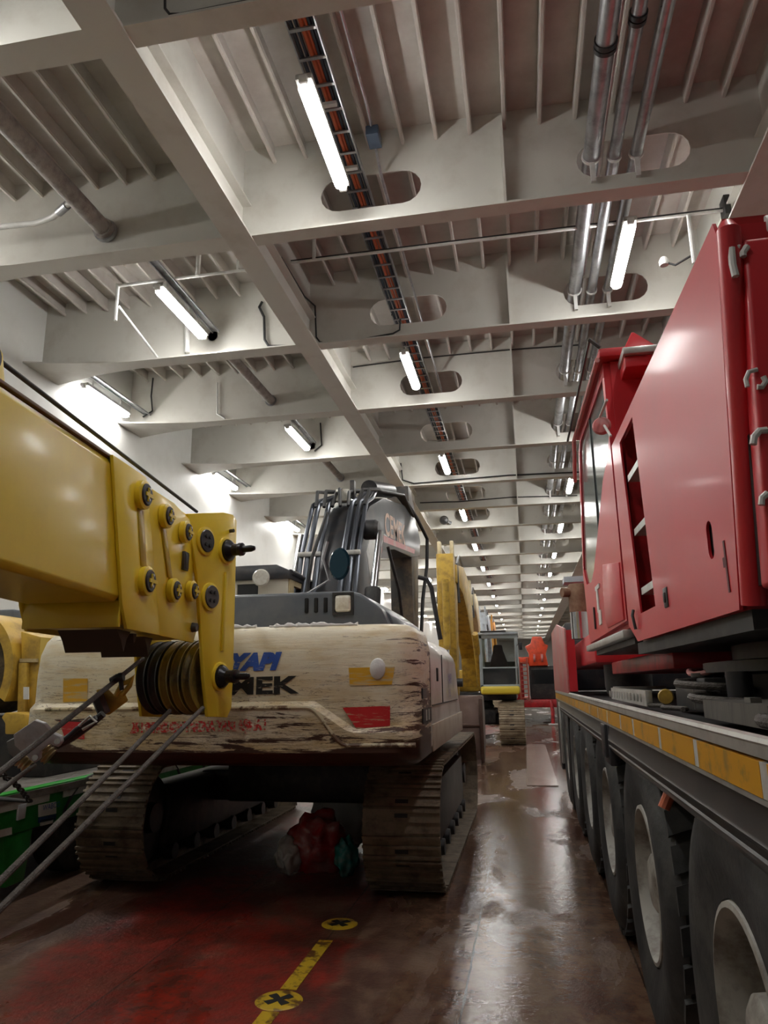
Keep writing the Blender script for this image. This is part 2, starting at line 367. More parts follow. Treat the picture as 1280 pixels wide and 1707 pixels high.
for k, y in enumerate(BEAMS[1:]):
    o = wm.copy(); COL.objects.link(o); o.location = (0, y, 0); o.name = 'trim_%d' % (k + 2)
def girder(n_, xw, x0, x1, s_):
    m = MB().box(x0, x1, Y0, Y1, ZB - 0.035, ZB - 0.01)
    m.box(xw - 0.008, xw + 0.008, Y0, Y1, ZB, ZD)
    m.box(min(xw, xw + s_ * 0.1), max(xw, xw + s_ * 0.1), Y0, Y1, 6.385, 6.40)
    struct(m.build(n_, ship))
girder('trim_37', -2.585, -2.72, -2.44, 1)
girder('trim_38', 2.42, 2.2, 2.72, -1)
# small brackets at the hull side: vertical frames in the wall


# ================================================================ LIGHTS
def make_light(label, loc, group):
    t = thing('ceiling_light', (0, 0, 0), label, 'light', group); t['_local'] = 1
    MB().box(-0.068, 0.068, -0.64, 0.64, -0.004, 0.05).build('housing', alum, t, bevel=0.01)
    d = MB(); pts = [(-0.062, 0.008), (-0.062, -0.03), (-0.045, -0.062), (0, -0.075), (0.045, -0.062), (0.062, -0.03), (0.062, 0.008)]
    n = len(pts); ys = [(-0.6, 0.75), (-0.575, 1.0), (0.575, 1.0), (0.6, 0.75)]
    vs = [(x * k, y, z * k) for y, k in ys for x, z in pts]
    fs = [tuple(range(n)), tuple(range(3 * n, 4 * n))[::-1]] + [(i * n + j, i * n + (j + 1) % n, (i + 1) * n + (j + 1) % n, (i + 1) * n + j) for i in range(3) for j in range(n)]
    d.add(vs, fs); d.build('diffuser', lampm, t)
    for s_ in (-1, 1): MB().box(-0.035, 0.035, min(s_ * 0.6, s_ * 0.66), max(s_ * 0.6, s_ * 0.66), -0.045, 0.02).build('end_cap', white, t, bevel=0.008)
    for s_ in (-1, 1): MB().box(-0.012, 0.012, s_ * 0.4 - 0.012, s_ * 0.4 + 0.012, 0.05, 0.18 if abs(loc[0] + 6.4) > 0.3 else 0.1).build('hanger', white, t)
    t.location = loc
    return t
first = None
rows = [(-1.42, 5.12, 6.15, 'left row of the middle bay', -1, 15), (1.31, 7.48, 6.15, 'right row of the middle bay', -1, 15),
        (-3.95, 7.65, 6.15, 'row left of the long girder', -1, 12), (-6.36, 9.95, 6.1, 'row along the left hull', -1, 12)]
for rx, ry, rz, rn, k0, k1 in rows:
    for k in range(k0, k1):
        i = k - k0
        lab = 'fluorescent batten overhead behind the viewer in the ' + rn if k < 0 else 'lit fluorescent batten, %s from the camera in the %s' % (ORD[k], rn)
        y = ry + 4.83 * k
        if first is None: o = first = make_light(lab, (rx, y, rz), 'battens in the ' + rn)
        else:
            o = copy_tree(first); o.location = (rx, y, rz); o['label'] = lab; o['group'] = 'battens in the ' + rn

# ================================================================ RED MOBILE CRANE (right)
def plate(outer, holes, t):                        # flat plate in (a, b) with real holes, thickness t along c; returns MB in (c, a, b)
    bm = bmesh.new(); es = []
    for pts in [outer] + holes:
        vs = [bm.verts.new((0, p[0], p[1])) for p in pts]
        es += [bm.edges.new((vs[i], vs[(i + 1) % len(vs)])) for i in range(len(vs))]
    bmesh.ops.triangle_fill(bm, use_beauty=True, use_dissolve=True, edges=es)
    r = bmesh.ops.extrude_face_region(bm, geom=bm.faces[:])
    bmesh.ops.translate(bm, verts=[g for g in r['geom'] if isinstance(g, bmesh.types.BMVert)], vec=(t, 0, 0))
    bm.verts.ensure_lookup_table(); m = MB(); m.add([v.co.copy() for v in bm.verts], [[v.index for v in f.verts] for f in bm.faces]); bm.free(); return m
crane = thing('mobile_crane', (1.85, 5.0, 0), 'red all-terrain mobile crane parked along the right side of the wet lane', 'crane')
TX = 0.46; DZK = 1.475
m = MB().box(TX + 0.02, 3.22, -2.4, 12.1, 1.30, DZK - 0.02)
m.box(TX + 0.5, 3.2 - 0.5, -2.4, 12.1, 0.75, 1.30)
m.build('chassis', dark, crane, bevel=0.01)
m = MB().box(TX, TX + 0.07, -2.4, 12.1, DZK - 0.03, DZK)
m.tube([(TX + 0.012, -2.4, DZK), (TX + 0.012, 12.1, DZK)], 0.014, 8)
m.box(TX, TX + 0.02, -2.4, 12.1, 1.352, 1.364)
m.build('edge_rail', alum, crane)
y = -2.3; k = 0
while y < 11.9:
    ln = (0.52, 0.61, 0.40, 0.56)[k % 4]
    MB().box(TX - 0.002, TX + 0.02, y, min(y + ln, 12.05), 1.366, 1.438).build('reflective_tape', tapey, crane)
    MB().box(TX - 0.001, TX + 0.02, min(y + ln, 12.05), min(y + ln + 0.05, 12.08), 1.366, 1.438).build('tape_joint', tape, crane)
    y += ln + 0.05; k += 1
# skirt panels with two raised swage lines and a tucked lower lip
for y0, y1 in ((-2.4, 1.34), (1.36, 4.62), (4.95, 8.1), (8.12, 11.55)):
    m = MB().prism([(TX + 0.012, 1.352), (TX + 0.004, 1.275), (TX - 0.001, 1.268), (TX - 0.001, 1.262), (TX + 0.005, 1.258), (TX + 0.007, 1.240), (TX + 0.002, 1.234),
                    (TX + 0.003, 1.226), (TX + 0.012, 1.216), (TX + 0.035, 1.188), (TX + 0.06, 1.19), (TX + 0.04, 1.352)], 'y', y0, y1)
    m.build('skirt_panel', skirtm, crane)
m = MB().box(TX + 0.005, TX + 0.06, 4.62, 4.95, 1.12, 1.355); m.box(TX - 0.012, TX + 0.02, 4.68, 4.9, 1.16, 1.35)
m.build('hinge_panel', charc, crane, bevel=0.006)
MB().box(TX + 0.03, TX + 0.35, 9.52, 9.6, 0.12, 1.3).build('mud_flap', black, crane)
MB().box(TX + 0.01, TX + 0.06, 11.55, 12.1, 0.35, 1.35).build('mudguard', charc, crane, bevel=0.01)
MB().box(TX - 0.01, TX + 0.03, 10.9, 11.0, 0.5, 1.33).build('guard_rail', alum, crane, bevel=0.008)
MB().tube([(TX + 0.06, 3.08, 1.19), (TX + 0.03, 3.08, 1.13)], 0.022, 10).build('side_marker_lamp', mat('orange_marker_lens', (0.6, 0.16, 0.08), 0.3), crane)
# wheels
def wheel(x, y, s_, parent):
    o = (x, y, 0.68); ax = (s_, 0, 0)
    t = MB().lathe([(0.335, 0.05), (0.345, 0.02), (0.40, 0.012), (0.47, -0.004), (0.55, -0.006), (0.60, 0.006), (0.635, 0.03), (0.662, 0.06), (0.665, 0.12),
                    (0.665, 0.29), (0.662, 0.34), (0.62, 0.39), (0.5, 0.41), (0.34, 0.38)], o, ax, 56)
    for k in range(30):
        a = 2 * PI * k / 30
        for j, (h0, h1, sh) in enumerate(((0.035, 0.19, 0.07), (0.21, 0.37, -0.07))):
            b = a + (PI / 30 if j else 0)
            def P(r, h, da): return Vector((x + s_ * h, y + r * math.cos(b + da), 0.68 + r * math.sin(b + da)))
            r0, r1 = 0.655, 0.682
            vs = [P(r, h, da + (sh if h == (h0 if j == 0 else h1) else 0)) for r in (r0 - (0), r1) for h in (h0, h1) for da in (-0.075, 0.075)]
            t.add(vs, [(0, 1, 3, 2), (4, 6, 7, 5), (0, 4, 5, 1), (2, 3, 7, 6), (0, 2, 6, 4), (1, 5, 7, 3)])
    wh = t.build('wheel', tyre, parent, loc=o)
    r = MB().lathe([(0.345, 0.04), (0.338, 0.015), (0.322, 0.012), (0.312, 0.03), (0.300, 0.10), (0.292, 0.20), (0.25, 0.245), (0.19, 0.25), (0.17, 0.20), (0.0, 0.2)], o, ax, 48)
    rm = r.build('rim', rimm, None, loc=o); rm.parent = wh; rm.location = (0, 0, 0)
    h = MB().lathe([(0.0, 0.035), (0.10, 0.035), (0.125, 0.05), (0.13, 0.09), (0.13, 0.24), (0.16, 0.25)], o, ax, 32)
    for k in range(10):
        a = 2 * PI * k / 10; q = Vector((x, y + 0.165 * math.cos(a), 0.68 + 0.165 * math.sin(a)))
        h.cyl(q + Vector((s_ * 0.19, 0, 0)), q + Vector((s_ * 0.165, 0, 0)), 0.016, 6)
    hm = h.build('hub', rimm, None, loc=o); hm.parent = wh; hm.location = (0, 0, 0)
    return wh
w0 = wheel(0.495, 2.25, 1, crane); w1 = wheel(3.19, 2.25, -1, crane)
for y in (3.88, 5.5, 7.1, 8.75, 10.4, 0.3):
    for src in (w0, w1):
        c_ = src.copy(); COL.objects.link(c_); c_.location = (src.location.x, y, 0.68)
        for ch in [q for q in bpy.data.objects if q.parent == src]:
            d_ = ch.copy(); COL.objects.link(d_); d_.parent = c_
for y in (2.25, 3.88, 5.5, 7.1, 8.75, 10.4):
    MB().cyl((0.9, y, 0.68), (2.8, y, 0.68), 0.11).build('axle', dark, crane)
# ---- superstructure frame: local x = into the body, y = forward along it
MS = Matrix.Translation((0.632, 2.27, 0)) @ Matrix.Rotation(math.atan2(0.047, 1.74), 4, 'Z')
def SB(mb, name, m_, **k): return mb.tf(MS).build(name, m_, crane, **k)
OP = [(1.20, 1.93), (1.57, 1.93), (1.72, 2.88), (1.31, 2.88)]
outer = [(0.03, 1.80), (1.72, 1.80), (1.76, 1.82), (1.95, 1.90), (1.98, 2.95), (-0.17, 2.95), (-0.19, 2.90)]
slotp = [(0.24 + 0.034 * math.cos(t) * 1.0, 2.05 + (0.03 if math.sin(t) > 0 else -0.03) + 0.034 * math.sin(t)) for t in [i * PI / 8 for i in range(16)]]
SB(plate(outer, [OP, slotp], 0.010), 'side_panel', redp)
m = MB().prism([(0.03, 1.80), (1.17, 1.80), (1.28, 2.95), (-0.19, 2.95)], 'x', 0.022, 1.5)
m.prism([(1.14, 1.80), (1.95, 1.80), (1.97, 2.95), (1.25, 2.95)], 'x', 0.34, 1.5)
m.box(0.03, 0.34, 1.735, 1.95, 1.9, 2.94); m.box(0.03, 0.34, 1.14, 1.95, 2.90, 2.95); m.box(0.03, 0.34, 1.14, 1.74, 1.80, 1.92)
SB(m, 'machine_house', redd)
SB(MB().box(0.014, 0.02, 0.15, 0.33, 1.95, 2.15), 'slot_shade_backing', black)  # black backing that paints the darkness inside the slot hole
m = MB().tube([(0.032, 0.0, 1.81), (0.032, -0.20, 2.90), (0.034, -0.19, 2.93)], [0.034, 0.034, 0.02], 20)
m.prism([(0.0, 1.82), (0.05, 1.82), (-0.16, 2.92), (-0.20, 2.92)], 'x', 0.03, 0.5)
SB(m, 'corner_post', redp)
SB(MB().box(0.03, 1.5, 0.02, 1.9, 1.74, 1.80), 'underside_plate', black)
for z, u in ((2.63, 1.44), (2.33, 1.40), (2.02, 1.36)):
    SB(MB().box(0.01, 0.26, u - 0.19, u + 0.19, z, z + 0.035), 'ladder_step', alum)
SB(MB().box(-0.006, 0.02, 0.93, 1.0, 1.90, 1.985).box(-0.012, 0.0, 0.95, 0.98, 1.92, 1.965), 'door_latch', dark, bevel=0.006)
SB(MB().tube([(-0.012, 1.70, 1.96), (-0.02, 1.69, 1.93), (-0.012, 1.68, 1.86)], 0.008, 8), 'grab_handle', dark)
SB(MB().box(0.0015 - 0.004, 0.004, 0.09, 0.105, 1.86, 2.02).box(-0.0025, 0.004, 0.10, 0.125, 1.94, 1.97), 'paint_chip', mat('dark_red_chip', (0.12, 0.005, 0.01), 0.6))
# cab
cabs = [(2.0, 1.93), (2.04, 3.5), (3.45, 3.5), (3.62, 3.42), (3.95, 2.48), (3.83, 1.90)]
gl = [(2.12, 3.43), (3.42, 3.46), (3.52, 3.40), (3.88, 2.50), (3.75, 2.36), (3.45, 2.34), (3.23, 2.40), (2.85, 2.62), (2.43, 2.87), (2.15, 2.94), (2.06, 3.03)]
SB(plate(cabs, [gl], 0.04), 'cab_side', redp)
SB(MB().prism(gl, 'x', 0.012, 0.02), 'cab_window', glass)
SB(MB().box(0.004, 0.02, 2.86, 2.885, 2.6, 3.45), 'window_seal', black)
m = MB().box(0.04, 1.0, 2.02, 2.08, 1.93, 3.5); m.box(0.96, 1.0, 2.08, 3.5, 1.93, 3.5); m.box(0.04, 1.0, 2.1, 3.8, 1.90, 1.96); m.box(0.04, 1.0, 3.80, 3.86, 1.93, 2.4)
SB(m, 'cab_shell', redp)
SB(MB().prism([(3.86, 2.4), (3.94, 2.48), (3.60, 3.44), (3.55, 3.44)], 'x', 0.04, 0.98), 'windscreen', glass)
SB(MB().box(-0.03, 1.03, 1.96, 3.55, 3.51, 3.57), 'cab_roof', redp, bevel=0.015)
SB(MB().tube([(-0.04, 1.98, 3.50), (-0.04, 3.5, 3.50), (-0.03, 3.75, 3.22)], 0.016, 8), 'roof_gutter', redf)
SB(MB().tube([(-0.08, 1.96, 3.62), (-0.09, 3.5, 3.50)], 0.009, 8).tube([(-0.02, 1.96, 3.57), (-0.08, 1.96, 3.63)], 0.012, 8), 'wiper_rail', dark)
dp = [(2.06, 1.94), (2.72, 1.94), (2.8, 1.99), (2.8, 2.2), (2.72, 2.36), (2.06, 2.27)]
SB(MB().prism(dp, 'x', -0.008, 0.006), 'lower_door', redp, bevel=0.004)
SB(MB().box(-0.012, 0.01, 3.35, 3.38, 1.98, 2.14), 'door_handle', dark)
SB(MB().box(-0.008, 0.006, 3.0, 3.12, 1.99, 2.09).box(-0.008, 0.006, 3.08, 3.16, 2.08, 2.24).box(-0.008, 0.006, 2.98, 3.2, 2.24, 2.27), 'white_marking', white)
SB(MB().box(-0.03, 0.03, 1.98, 3.84, 1.835, 1.88), 'foot_step', alum, bevel=0.006)
SB(MB().box(0.03, 0.7, 1.98, 3.7, 1.80, 1.87), 'step_tray', dark)
# mirror by the cab
SB(MB().tube([(-0.02, 1.86, 2.97), (-0.06, 1.95, 3.12), (-0.05, 1.70, 3.13)], 0.008, 8), 'mirror_arm', white)
SB(MB().lathe([(0, -0.02), (0.045, -0.015), (0.055, 0), (0.05, 0.02), (0, 0.025)], (-0.055, 1.93, 3.06), (0.3, 1, 0), 20), 'round_mirror', redf)
# air duct above the house
p = U(1040, 618, Y=4.15); q = U(1096, 600, Y=4.15)
m = MB().prism([(p.x, p.z), (q.x, p.z + 0.0), (q.x, q.z + 0.02), (p.x + 0.0, q.z + 0.02)], 'y', 4.1, 4.5)
m.build('air_duct', redp, crane, bevel=0.01)
r0 = U(1044, 597, Y=4.08)
MB().box(p.x - 0.01, q.x + 0.01, 4.07, 4.52, q.z + 0.02, q.z + 0.065).build('duct_rim', alum, crane, bevel=0.008)
zt = q.z + 0.065
MB().add([(p.x, 4.1, zt), (q.x, 4.1, zt), (q.x, 4.5, zt), (p.x, 4.5, zt), ((p.x + q.x) / 2 - 0.02, 4.2, zt + 0.16)], [(0, 1, 4), (1, 2, 4), (2, 3, 4), (3, 0, 4), (3, 2, 1, 0)]).build('duct_cap', redp, crane, bevel=0.01)
MB().box(q.x - 0.02, q.x + 0.4, 4.2, 4.6, 2.95, 3.4).build('filter_box', dark, crane)
# rear counterweight slab with raised white letters cut off by the frame edge
MB().prism([(0.650, 1.84), (2.9, 1.84), (2.9, 2.865), (0.702, 2.865)], 'y', 2.06, 2.15).build('counterweight', redp, crane, bevel=0.015, seg=3)
MB().box(0.67, 2.85, 2.15, 2.235, 1.86, 2.84).build('gap_shade_filler', black, crane)  # added black filler, paints the shade in the gap beside the corner post
def stroke(name, px, r_, Y=2.058):
    pts = [U(a, b_, Y=Y) for a, b_ in px]
    MB().tube(pts, r_, 8).build(name, white, crane)
stroke('letter', [(1219, 414), (1221, 440), (1226, 461)], 0.011)
stroke('letter', [(1219, 414), (1228, 411), (1233, 412)], 0.007)
stroke('letter', [(1245, 411), (1238, 422), (1239, 428)], 0.010)
stroke('letter', [(1262, 616), (1248, 620), (1243, 633), (1246, 645)], 0.007)
stroke('letter', [(1272, 628), (1276, 636), (1270, 645), (1262, 645)], 0.008)
stroke('letter', [(1278, 717), (1266, 718), (1257, 728), (1255, 741)], 0.010)
stroke('letter', [(1279, 822), (1270, 830), (1269, 842)], 0.009)
MB().cyl(U(1272, 380, Y=2.1), U(1272, 380, Y=2.1) + Vector((0.12, 0, 0.0)), 0.035).build('work_lamp', white, crane, bevel=0.006)
# turntable and undercarriage parts seen over the deck
m = MB().lathe([(0.0, 1.48), (1.02, 1.48), (1.02, 1.62), (1.12, 1.63), (1.12, 1.67), (1.0, 1.68), (1.0, 1.76), (0, 1.76)], (1.86, 3.2, 0), (0, 0, 1), 64)
m.build('slewing_ring', dark, crane)
for a in (2.6, 3.0, 3.4, 3.8):
    q = Vector((1.86 + 1.13 * math.cos(a), 3.2 + 1.13 * math.sin(a), 0)); MB().cyl(q + Vector((0, 0, 1.48)), q + Vector((0, 0, 1.63)), 0.045, 16).build('ring_motor', charc, crane)
MB().box(0.62, 3.0, 6.8, 10.4, 1.76, 2.05).build('boom_rest_box', redp, crane, bevel=0.03)
MB().box(0.75, 3.0, 4.0, 6.7, 1.66, 1.76).build('lower_crossmember', redd, crane, bevel=0.01)
m = MB().lathe([(0, 1.48), (0.2, 1.48), (0.22, 1.55), (0.22, 1.76), (0, 1.76)], (0.98, 7.5, 0), (0, 0, 1), 32); m.build('rest_pedestal', dark, crane)
MB().lathe([(0.09, 2.04), (0.09, 2.32), (0.092, 2.33)], (0.60, 8.0, 0), (0, 0, 1), 32).build('exhaust_stack', chrome, crane)
m = MB().lathe([(0.094, 2.32), (0.094, 2.60), (0.08, 2.62), (0, 2.62)], (0.60, 8.0, 0), (0, 0, 1), 32)
m.cyl((0.56, 8.0, 2.53), (0.44, 7.95, 2.53), 0.05, 20)
m.build('rusty_silencer', rust, crane)
MB().box(0.48, 0.7, 8.1, 8.4, 2.66, 2.72).build('rain_cover', pale, crane)
MB().prism([(8.36, 1.48), (8.36, 2.18), (10.2, 2.36), (12.0, 2.36), (12.1, 1.48)], 'x', 0.455, 0.475).build('side_fin', redf, crane, bevel=0.004)
MB().box(0.475, 0.56, 8.33, 8.37, 1.5, 2.16).build('fin_frame', redp, crane)
MB().box(0.6, 2.9, 11.0, 12.05, 1.48, 2.45).build('driver_cab', charc, crane, bevel=0.05)
# things lying on the crane deck
m = MB().bar((0.57, 3.7, 1.52), (0.60, 5.4, 1.52), 0.03, 0.075); m.bar((0.60, 5.4, 1.555), (0.95, 5.4, 1.555), 0.03, 0.02)
for k in range(12): m.box(0.552, 0.557, 3.85 + k * 0.12, 3.90 + k * 0.12, 1.50, 1.54)
tag(m.build('step_bracket', alum, None, bevel=0.004), 'grey aluminium step section lying on the red crane deck edge', 'bracket')
m = MB().box(0.70, 1.1, 3.15, 3.75, 1.475, 1.61); tag(m.build('storage_box', dark, None, bevel=0.01), 'low black box on the crane deck beside the slewing ring', 'box')
pts = [(0.80 + 0.10 * math.cos(t), 3.4 + 0.10 * math.sin(t), 1.632 + 0.008 * math.sin(3 * t)) for t in [i * 0.4 for i in range(17)]]
tag(MB().tube(pts, 0.012, 8).build('rag', redf), 'faded red cloth strip on top of the black deck box', 'cloth')
m = MB().box(0.60, 1.2, 2.05, 2.75, 1.475, 1.535); m.box(0.63, 0.66, 2.3, 2.36, 1.535, 1.55)
tag(m.build('timber_block', mat('greasy_timber', (0.11, 0.10, 0.085), 0.6, dirt=(0.05, 0.045, 0.04), damt=0.8, dscale=5, stretch=(1, 5, 1))), 'long dark grey packing block on the deck below the counterweight', 'block')
def coil(pts, r_, lab, nm='wire_rope'):
    tag(MB().tube(pts, r_, 10).build(nm, rope), lab, 'rope')
coil([(0.62 + 0.05 * math.sin(i * 0.6), 1.55 + 0.055 * i, 1.50) for i in range(14)], 0.018, 'thick grey wire rope lying along the crane deck edge')
coil([(0.72 + 0.12 * math.sin(i * 0.5), 2.72 + 0.09 * math.cos(i * 0.5) + 0.02 * i, 1.50 + 0.004 * i) for i in range(26)], 0.015, 'loose coil of dark rope on deck beside the grey packing block')
coil([(0.60 + 0.03 * math.sin(i * 0.9), 3.1 + 0.05 * i, 1.49) for i in range(16)], 0.010, 'thin grey wire strands beside the low black deck box')
m = MB().lathe([(0.0, -0.03), (0.03, -0.03), (0.035, 0.0), (0.03, 0.05), (0, 0.05)], (0.62, 3.55, 1.53), (0.2, 1, 0), 16)
tag(m.build('shackle', yelw), 'small worn yellow fitting on the crane deck edge', 'fitting')
# ================================================================ YELLOW TELESCOPIC BOOM (near left)
BO = Vector((-1.9494, 3.828, 2.4298))
BU = Vector((-0.069424, 0.997204, -0.027664)).normalized(); BN = Vector((0.997585, 0.069450, 0)).normalized(); BV = BN.cross(BU).normalized()
MBm = Matrix(((BN.x, BU.x, BV.x, BO.x), (BN.y, BU.y, BV.y, BO.y), (BN.z, BU.z, BV.z, BO.z), (0, 0, 0, 1)))
def pray(px, py):
    c = Vector(((px - 640) / FPX, -(py - 853.5) / FPX, -1)); return Vector((DX.dot(c), DY.dot(c), DZ.dot(c)))
def onplane(px, py, p0, n):
    r = pray(px, py); return EYE + r * ((p0 - EYE).dot(n) / r.dot(n))
def UB(px, py, off=0.0): return onplane(px, py, BO + BN * off, BN)
boom = thing('crane_boom', (-1.95, 3.8, 2.43), 'yellow telescopic crane boom reaching in from the left over the white excavator', 'crane boom')
def BB(mb, name, m_, **k): return mb.tf(MBm).build(name, m_, boom, **k)
BB(MB().prism([(-0.48, 0.225), (-0.02, 0.225), (0, 0.19), (0, -0.41), (-0.02, -0.44), (-0.48, -0.44), (-0.5, -0.41), (-0.5, 0.19)], 'y', -3.9, -0.60), 'outer_section', yel, bevel=0.006)
BB(MB().box(-0.5, 0.0, -3.9, -0.5, 0.225, 0.24), 'top_flange', mat('brown_flange', (0.14, 0.06, 0.03), 0.5), bevel=0.003)
t1 = [(-0.82, 0.235), (-0.45, 0.238), (-0.43, 0.205), (-0.14, -0.56), (-0.53, -0.565), (-0.60, -0.45)]
t2 = [(-0.44, 0.20), (-0.06, 0.205), (0.18, 0.17), (0.24, 0.12), (0.44, -0.42), (0.36, -0.56), (-0.14, -0.56)]
for off, t in ((0.0, 0.018), (-0.518, 0.018)):
    BB(MB().prism(t1, 'x', off, off + t), 'collar_plate', yel, bevel=0.004)
    BB(MB().prism(t2, 'x', off - 0.003, off + t - 0.006), 'collar_plate', yel, bevel=0.004)
BB(MB().box(-0.5, 0.0, -0.585, -0.565, -0.56, -0.43), 'collar_end', yel, bevel=0.004)
BB(MB().box(-0.48, -0.02, -0.56, 0.36, -0.54, 0.2), 'inner_section', yel)
BB(MB().box(-0.46, -0.03, -0.45, 0.3, 0.2, 0.215), 'top_plate', yel)
# pads under the collar
for a, w_ in ((-0.50, 0.15), (-0.10, 0.11), (-0.27, 0.04)):
    BB(MB().prism([(a, -0.56), (a + w_, -0.56), (a + w_ * 0.75, -0.60), (a + w_ * 0.6, -0.665 if w_ > 0.1 else -0.60), (a + w_ * 0.35, -0.61)], 'x', -0.36, -0.10 - a * 0.1), 'wear_bracket', mat('brown_bracket', (0.05, 0.03, 0.015), 0.6))
def pin(u, v, r_, yaw=None, blank=False):
    m = MB().lathe([(0, 0.0), (r_ * 1.32, 0.0), (r_ * 1.32, 0.030), (r_ * 1.12, 0.036), (r_, 0.036)], (0.015, u, v), (1, 0, 0), 28)
    ring = BB(m, 'pin_boss', yel)
    m = MB().lathe([(0, 0.045), (r_ * 0.9, 0.045), (r_, 0.040), (r_, 0.02)], (0.015, u, v), (1, 0, 0), 28); BB(m, 'pin_head', dark)
    m = MB(); x0 = 0.058
    m.box(x0, x0 + 0.008, u - r_ * 0.5, u + r_ * 1.02, v - r_ * 0.16, v + r_ * 0.16); m.box(x0, x0 + 0.008, u - r_ * 0.14, u + r_ * 0.14, v - r_ * 0.62, v + r_ * 0.62)
    BB(m, 'locking_plate', yel)
    for s_ in (-1, 1): BB(MB().cyl((x0 + 0.008, u, v + s_ * r_ * 0.5), (x0 + 0.014, u, v + s_ * r_ * 0.5), r_ * 0.12, 8), 'bolt', alum)
for u, v, r_ in ((-0.50, 0.125, 0.058), (-0.385, -0.305, 0.058), (-0.20, 0.09, 0.052), (-0.03, -0.30, 0.052), (0.085, 0.065, 0.05), (0.235, -0.264, 0.048)): pin(u, v, r_)
BB(MB().box(0.012, 0.03, 0.10, 0.17, -0.155, -0.045).box(0.028, 0.034, 0.11, 0.165, -0.145, -0.055), 'stop_block', dark, bevel=0.004)
BB(MB().lathe([(0, 0.03), (0.025, 0.03), (0.03, 0.0)], (0.012, 0.33, -0.47), (1, 0, 0), 16), 'stop_pin', charc)
for (u0, v0), (u1, v1), w_ in (((-0.492, 0.05), (-0.405, -0.235), 0.07), ((-0.19, 0.02), (-0.06, -0.235), 0.06)):
    m = MB().prism([(u0 - w_ / 2, v0), (u0 + w_ / 2, v0), (u1 + w_ / 2, v1), (u1 - w_ / 2, v1)], 'x', 0.012, 0.0225)
    BB(m, 'stiffening_rib', mat('yellow_rib_paint', (0.50, 0.34, 0.02), 0.3), bevel=0.003)
# head
hu = (Matrix.Rotation(math.radians(-15), 4, 'Z') @ BU); hu.z = BU.z; hu.normalize(); hn = Vector((hu.y, -hu.x, 0)).normalized()
HA = UB(318, 950, 0.02)
def UH(px, py, off=0.0): return onplane(px, py, HA + hn * off, hn)
hv = hn.cross(hu).normalized()
def hl(p): d_ = p - HA; return (d_.dot(hu), d_.dot(hv))
MH = Matrix(((hn.x, hu.x, hv.x, HA.x), (hn.y, hu.y, hv.y, HA.y), (hn.z, hu.z, hv.z, HA.z), (0, 0, 0, 1)))
def HB(mb, name, m_, **k): return mb.tf(MH).build(name, m_, boom, **k)
hp = [hl(UH(*q)) for q in [(314, 856), (373, 854), (389, 858), (395, 868), (392, 1000), (389, 1120), (386, 1180), (379, 1196), (347, 1195), (340, 1130), (335, 1045), (329, 960)]]
for off in (-0.025, -0.52):
    HB(MB().prism(hp[::-1], 'x', off, off + 0.025), 'head_plate', yel, bevel=0.005)
tl = hp[0]; tr = hp[2]
HB(MB().box(-0.50, -0.02, tl[0], tr[0] - 0.02, tl[1] - 0.10, tl[1] - 0.06), 'head_top_plate', yel, bevel=0.004)
HB(MB().box(-0.49, -0.03, tl[0] - 0.05, tl[0] + 0.02, hp[10][1], tl[1] - 0.02), 'head_web', dark)
HB(MB().tube([(-0.2, tr[0] - 0.02, tl[1] - 0.01), (0.03, tr[0] - 0.03, tl[1] - 0.01)], 0.012, 10), 'top_pin', dark)
for px, py, r_ in ((341, 902, 0.072), (349, 995, 0.072)):
    u, v = hl(UH(px, py))
    HB(MB().lathe([(0, 0), (r_ * 1.22, 0), (r_ * 1.22, 0.014), (r_, 0.018)], (0.0, u, v), (1, 0, 0), 32), 'pin_boss', yel)
    HB(MB().lathe([(0, 0.026), (r_ * 0.94, 0.026), (r_, 0.02), (r_, 0)], (0.0, u, v), (1, 0, 0), 32), 'cover_disc', charc)
    for s_ in (-1, 1):
        for k in range(2): HB(MB().cyl((0.026, u + (k - 0.5) * 0.04, v + s_ * 0.026), (0.034, u + (k - 0.5) * 0.04, v + s_ * 0.026), 0.012, 6), 'bolt', dark)
cax = hl(UH(366, 1128))
for px, py in ((377, 918), (366, 1128)):
    u, v = hl(UH(px, py))
    HB(MB().lathe([(0, 0), (0.09, 0), (0.088, 0.012), (0.075, 0.016)], (0, u, v), (1, 0, 0), 28), 'pin_boss', yel)
    HB(MB().lathe([(0.07, 0.012), (0.068, 0.03), (0.05, 0.05), (0.04, 0.06), (0.038, 0.10), (0.044, 0.105), (0.042, 0.125), (0.022, 0.13), (0.022, 0.19), (0.014, 0.215), (0, 0.22)], (0, u, v), (1, 0, 0), 28), 'pin_end', mat('greased_black_steel', (0.03, 0.03, 0.035), 0.3, 0.6))
r_, l_ = hl(UH(388, 940)), hl(UH(384, 1100))
HB(MB().bar((0.004, l_[0] - 0.10, l_[1] + 0.05), (0.004, hl(UH(383, 935))[0] - 0.04, hl(UH(383, 935))[1] - 0.08), 0.03, 0.012, up=(1, 0, 0)), 'edge_rib', yel, bevel=0.004)
sc = (cax[0] - 0.0, cax[1])
for k in range(5):
    x = -0.085 - 0.085 * k; R_ = 0.232
    m = MB().lathe([(0.06, -0.03), (R_ * 0.8, -0.022), (R_ * 0.9, -0.03), (R_, -0.032), (R_ * 0.985, -0.022), (R_ * 0.9, -0.008), (R_ * 0.885, 0), (R_ * 0.9, 0.008), (R_ * 0.985, 0.022), (R_, 0.032), (R_ * 0.9, 0.03), (R_ * 0.8, 0.022), (0.06, 0.03)], (x, sc[0], sc[1]), (1, 0, 0), 48)
    HB(m, 'sheave', olive if k in (0, 1, 2) else dark)
HB(MB().cyl((-0.5, sc[0], sc[1]), (0, sc[0], sc[1]), 0.04, 16), 'sheave_axle', dark)
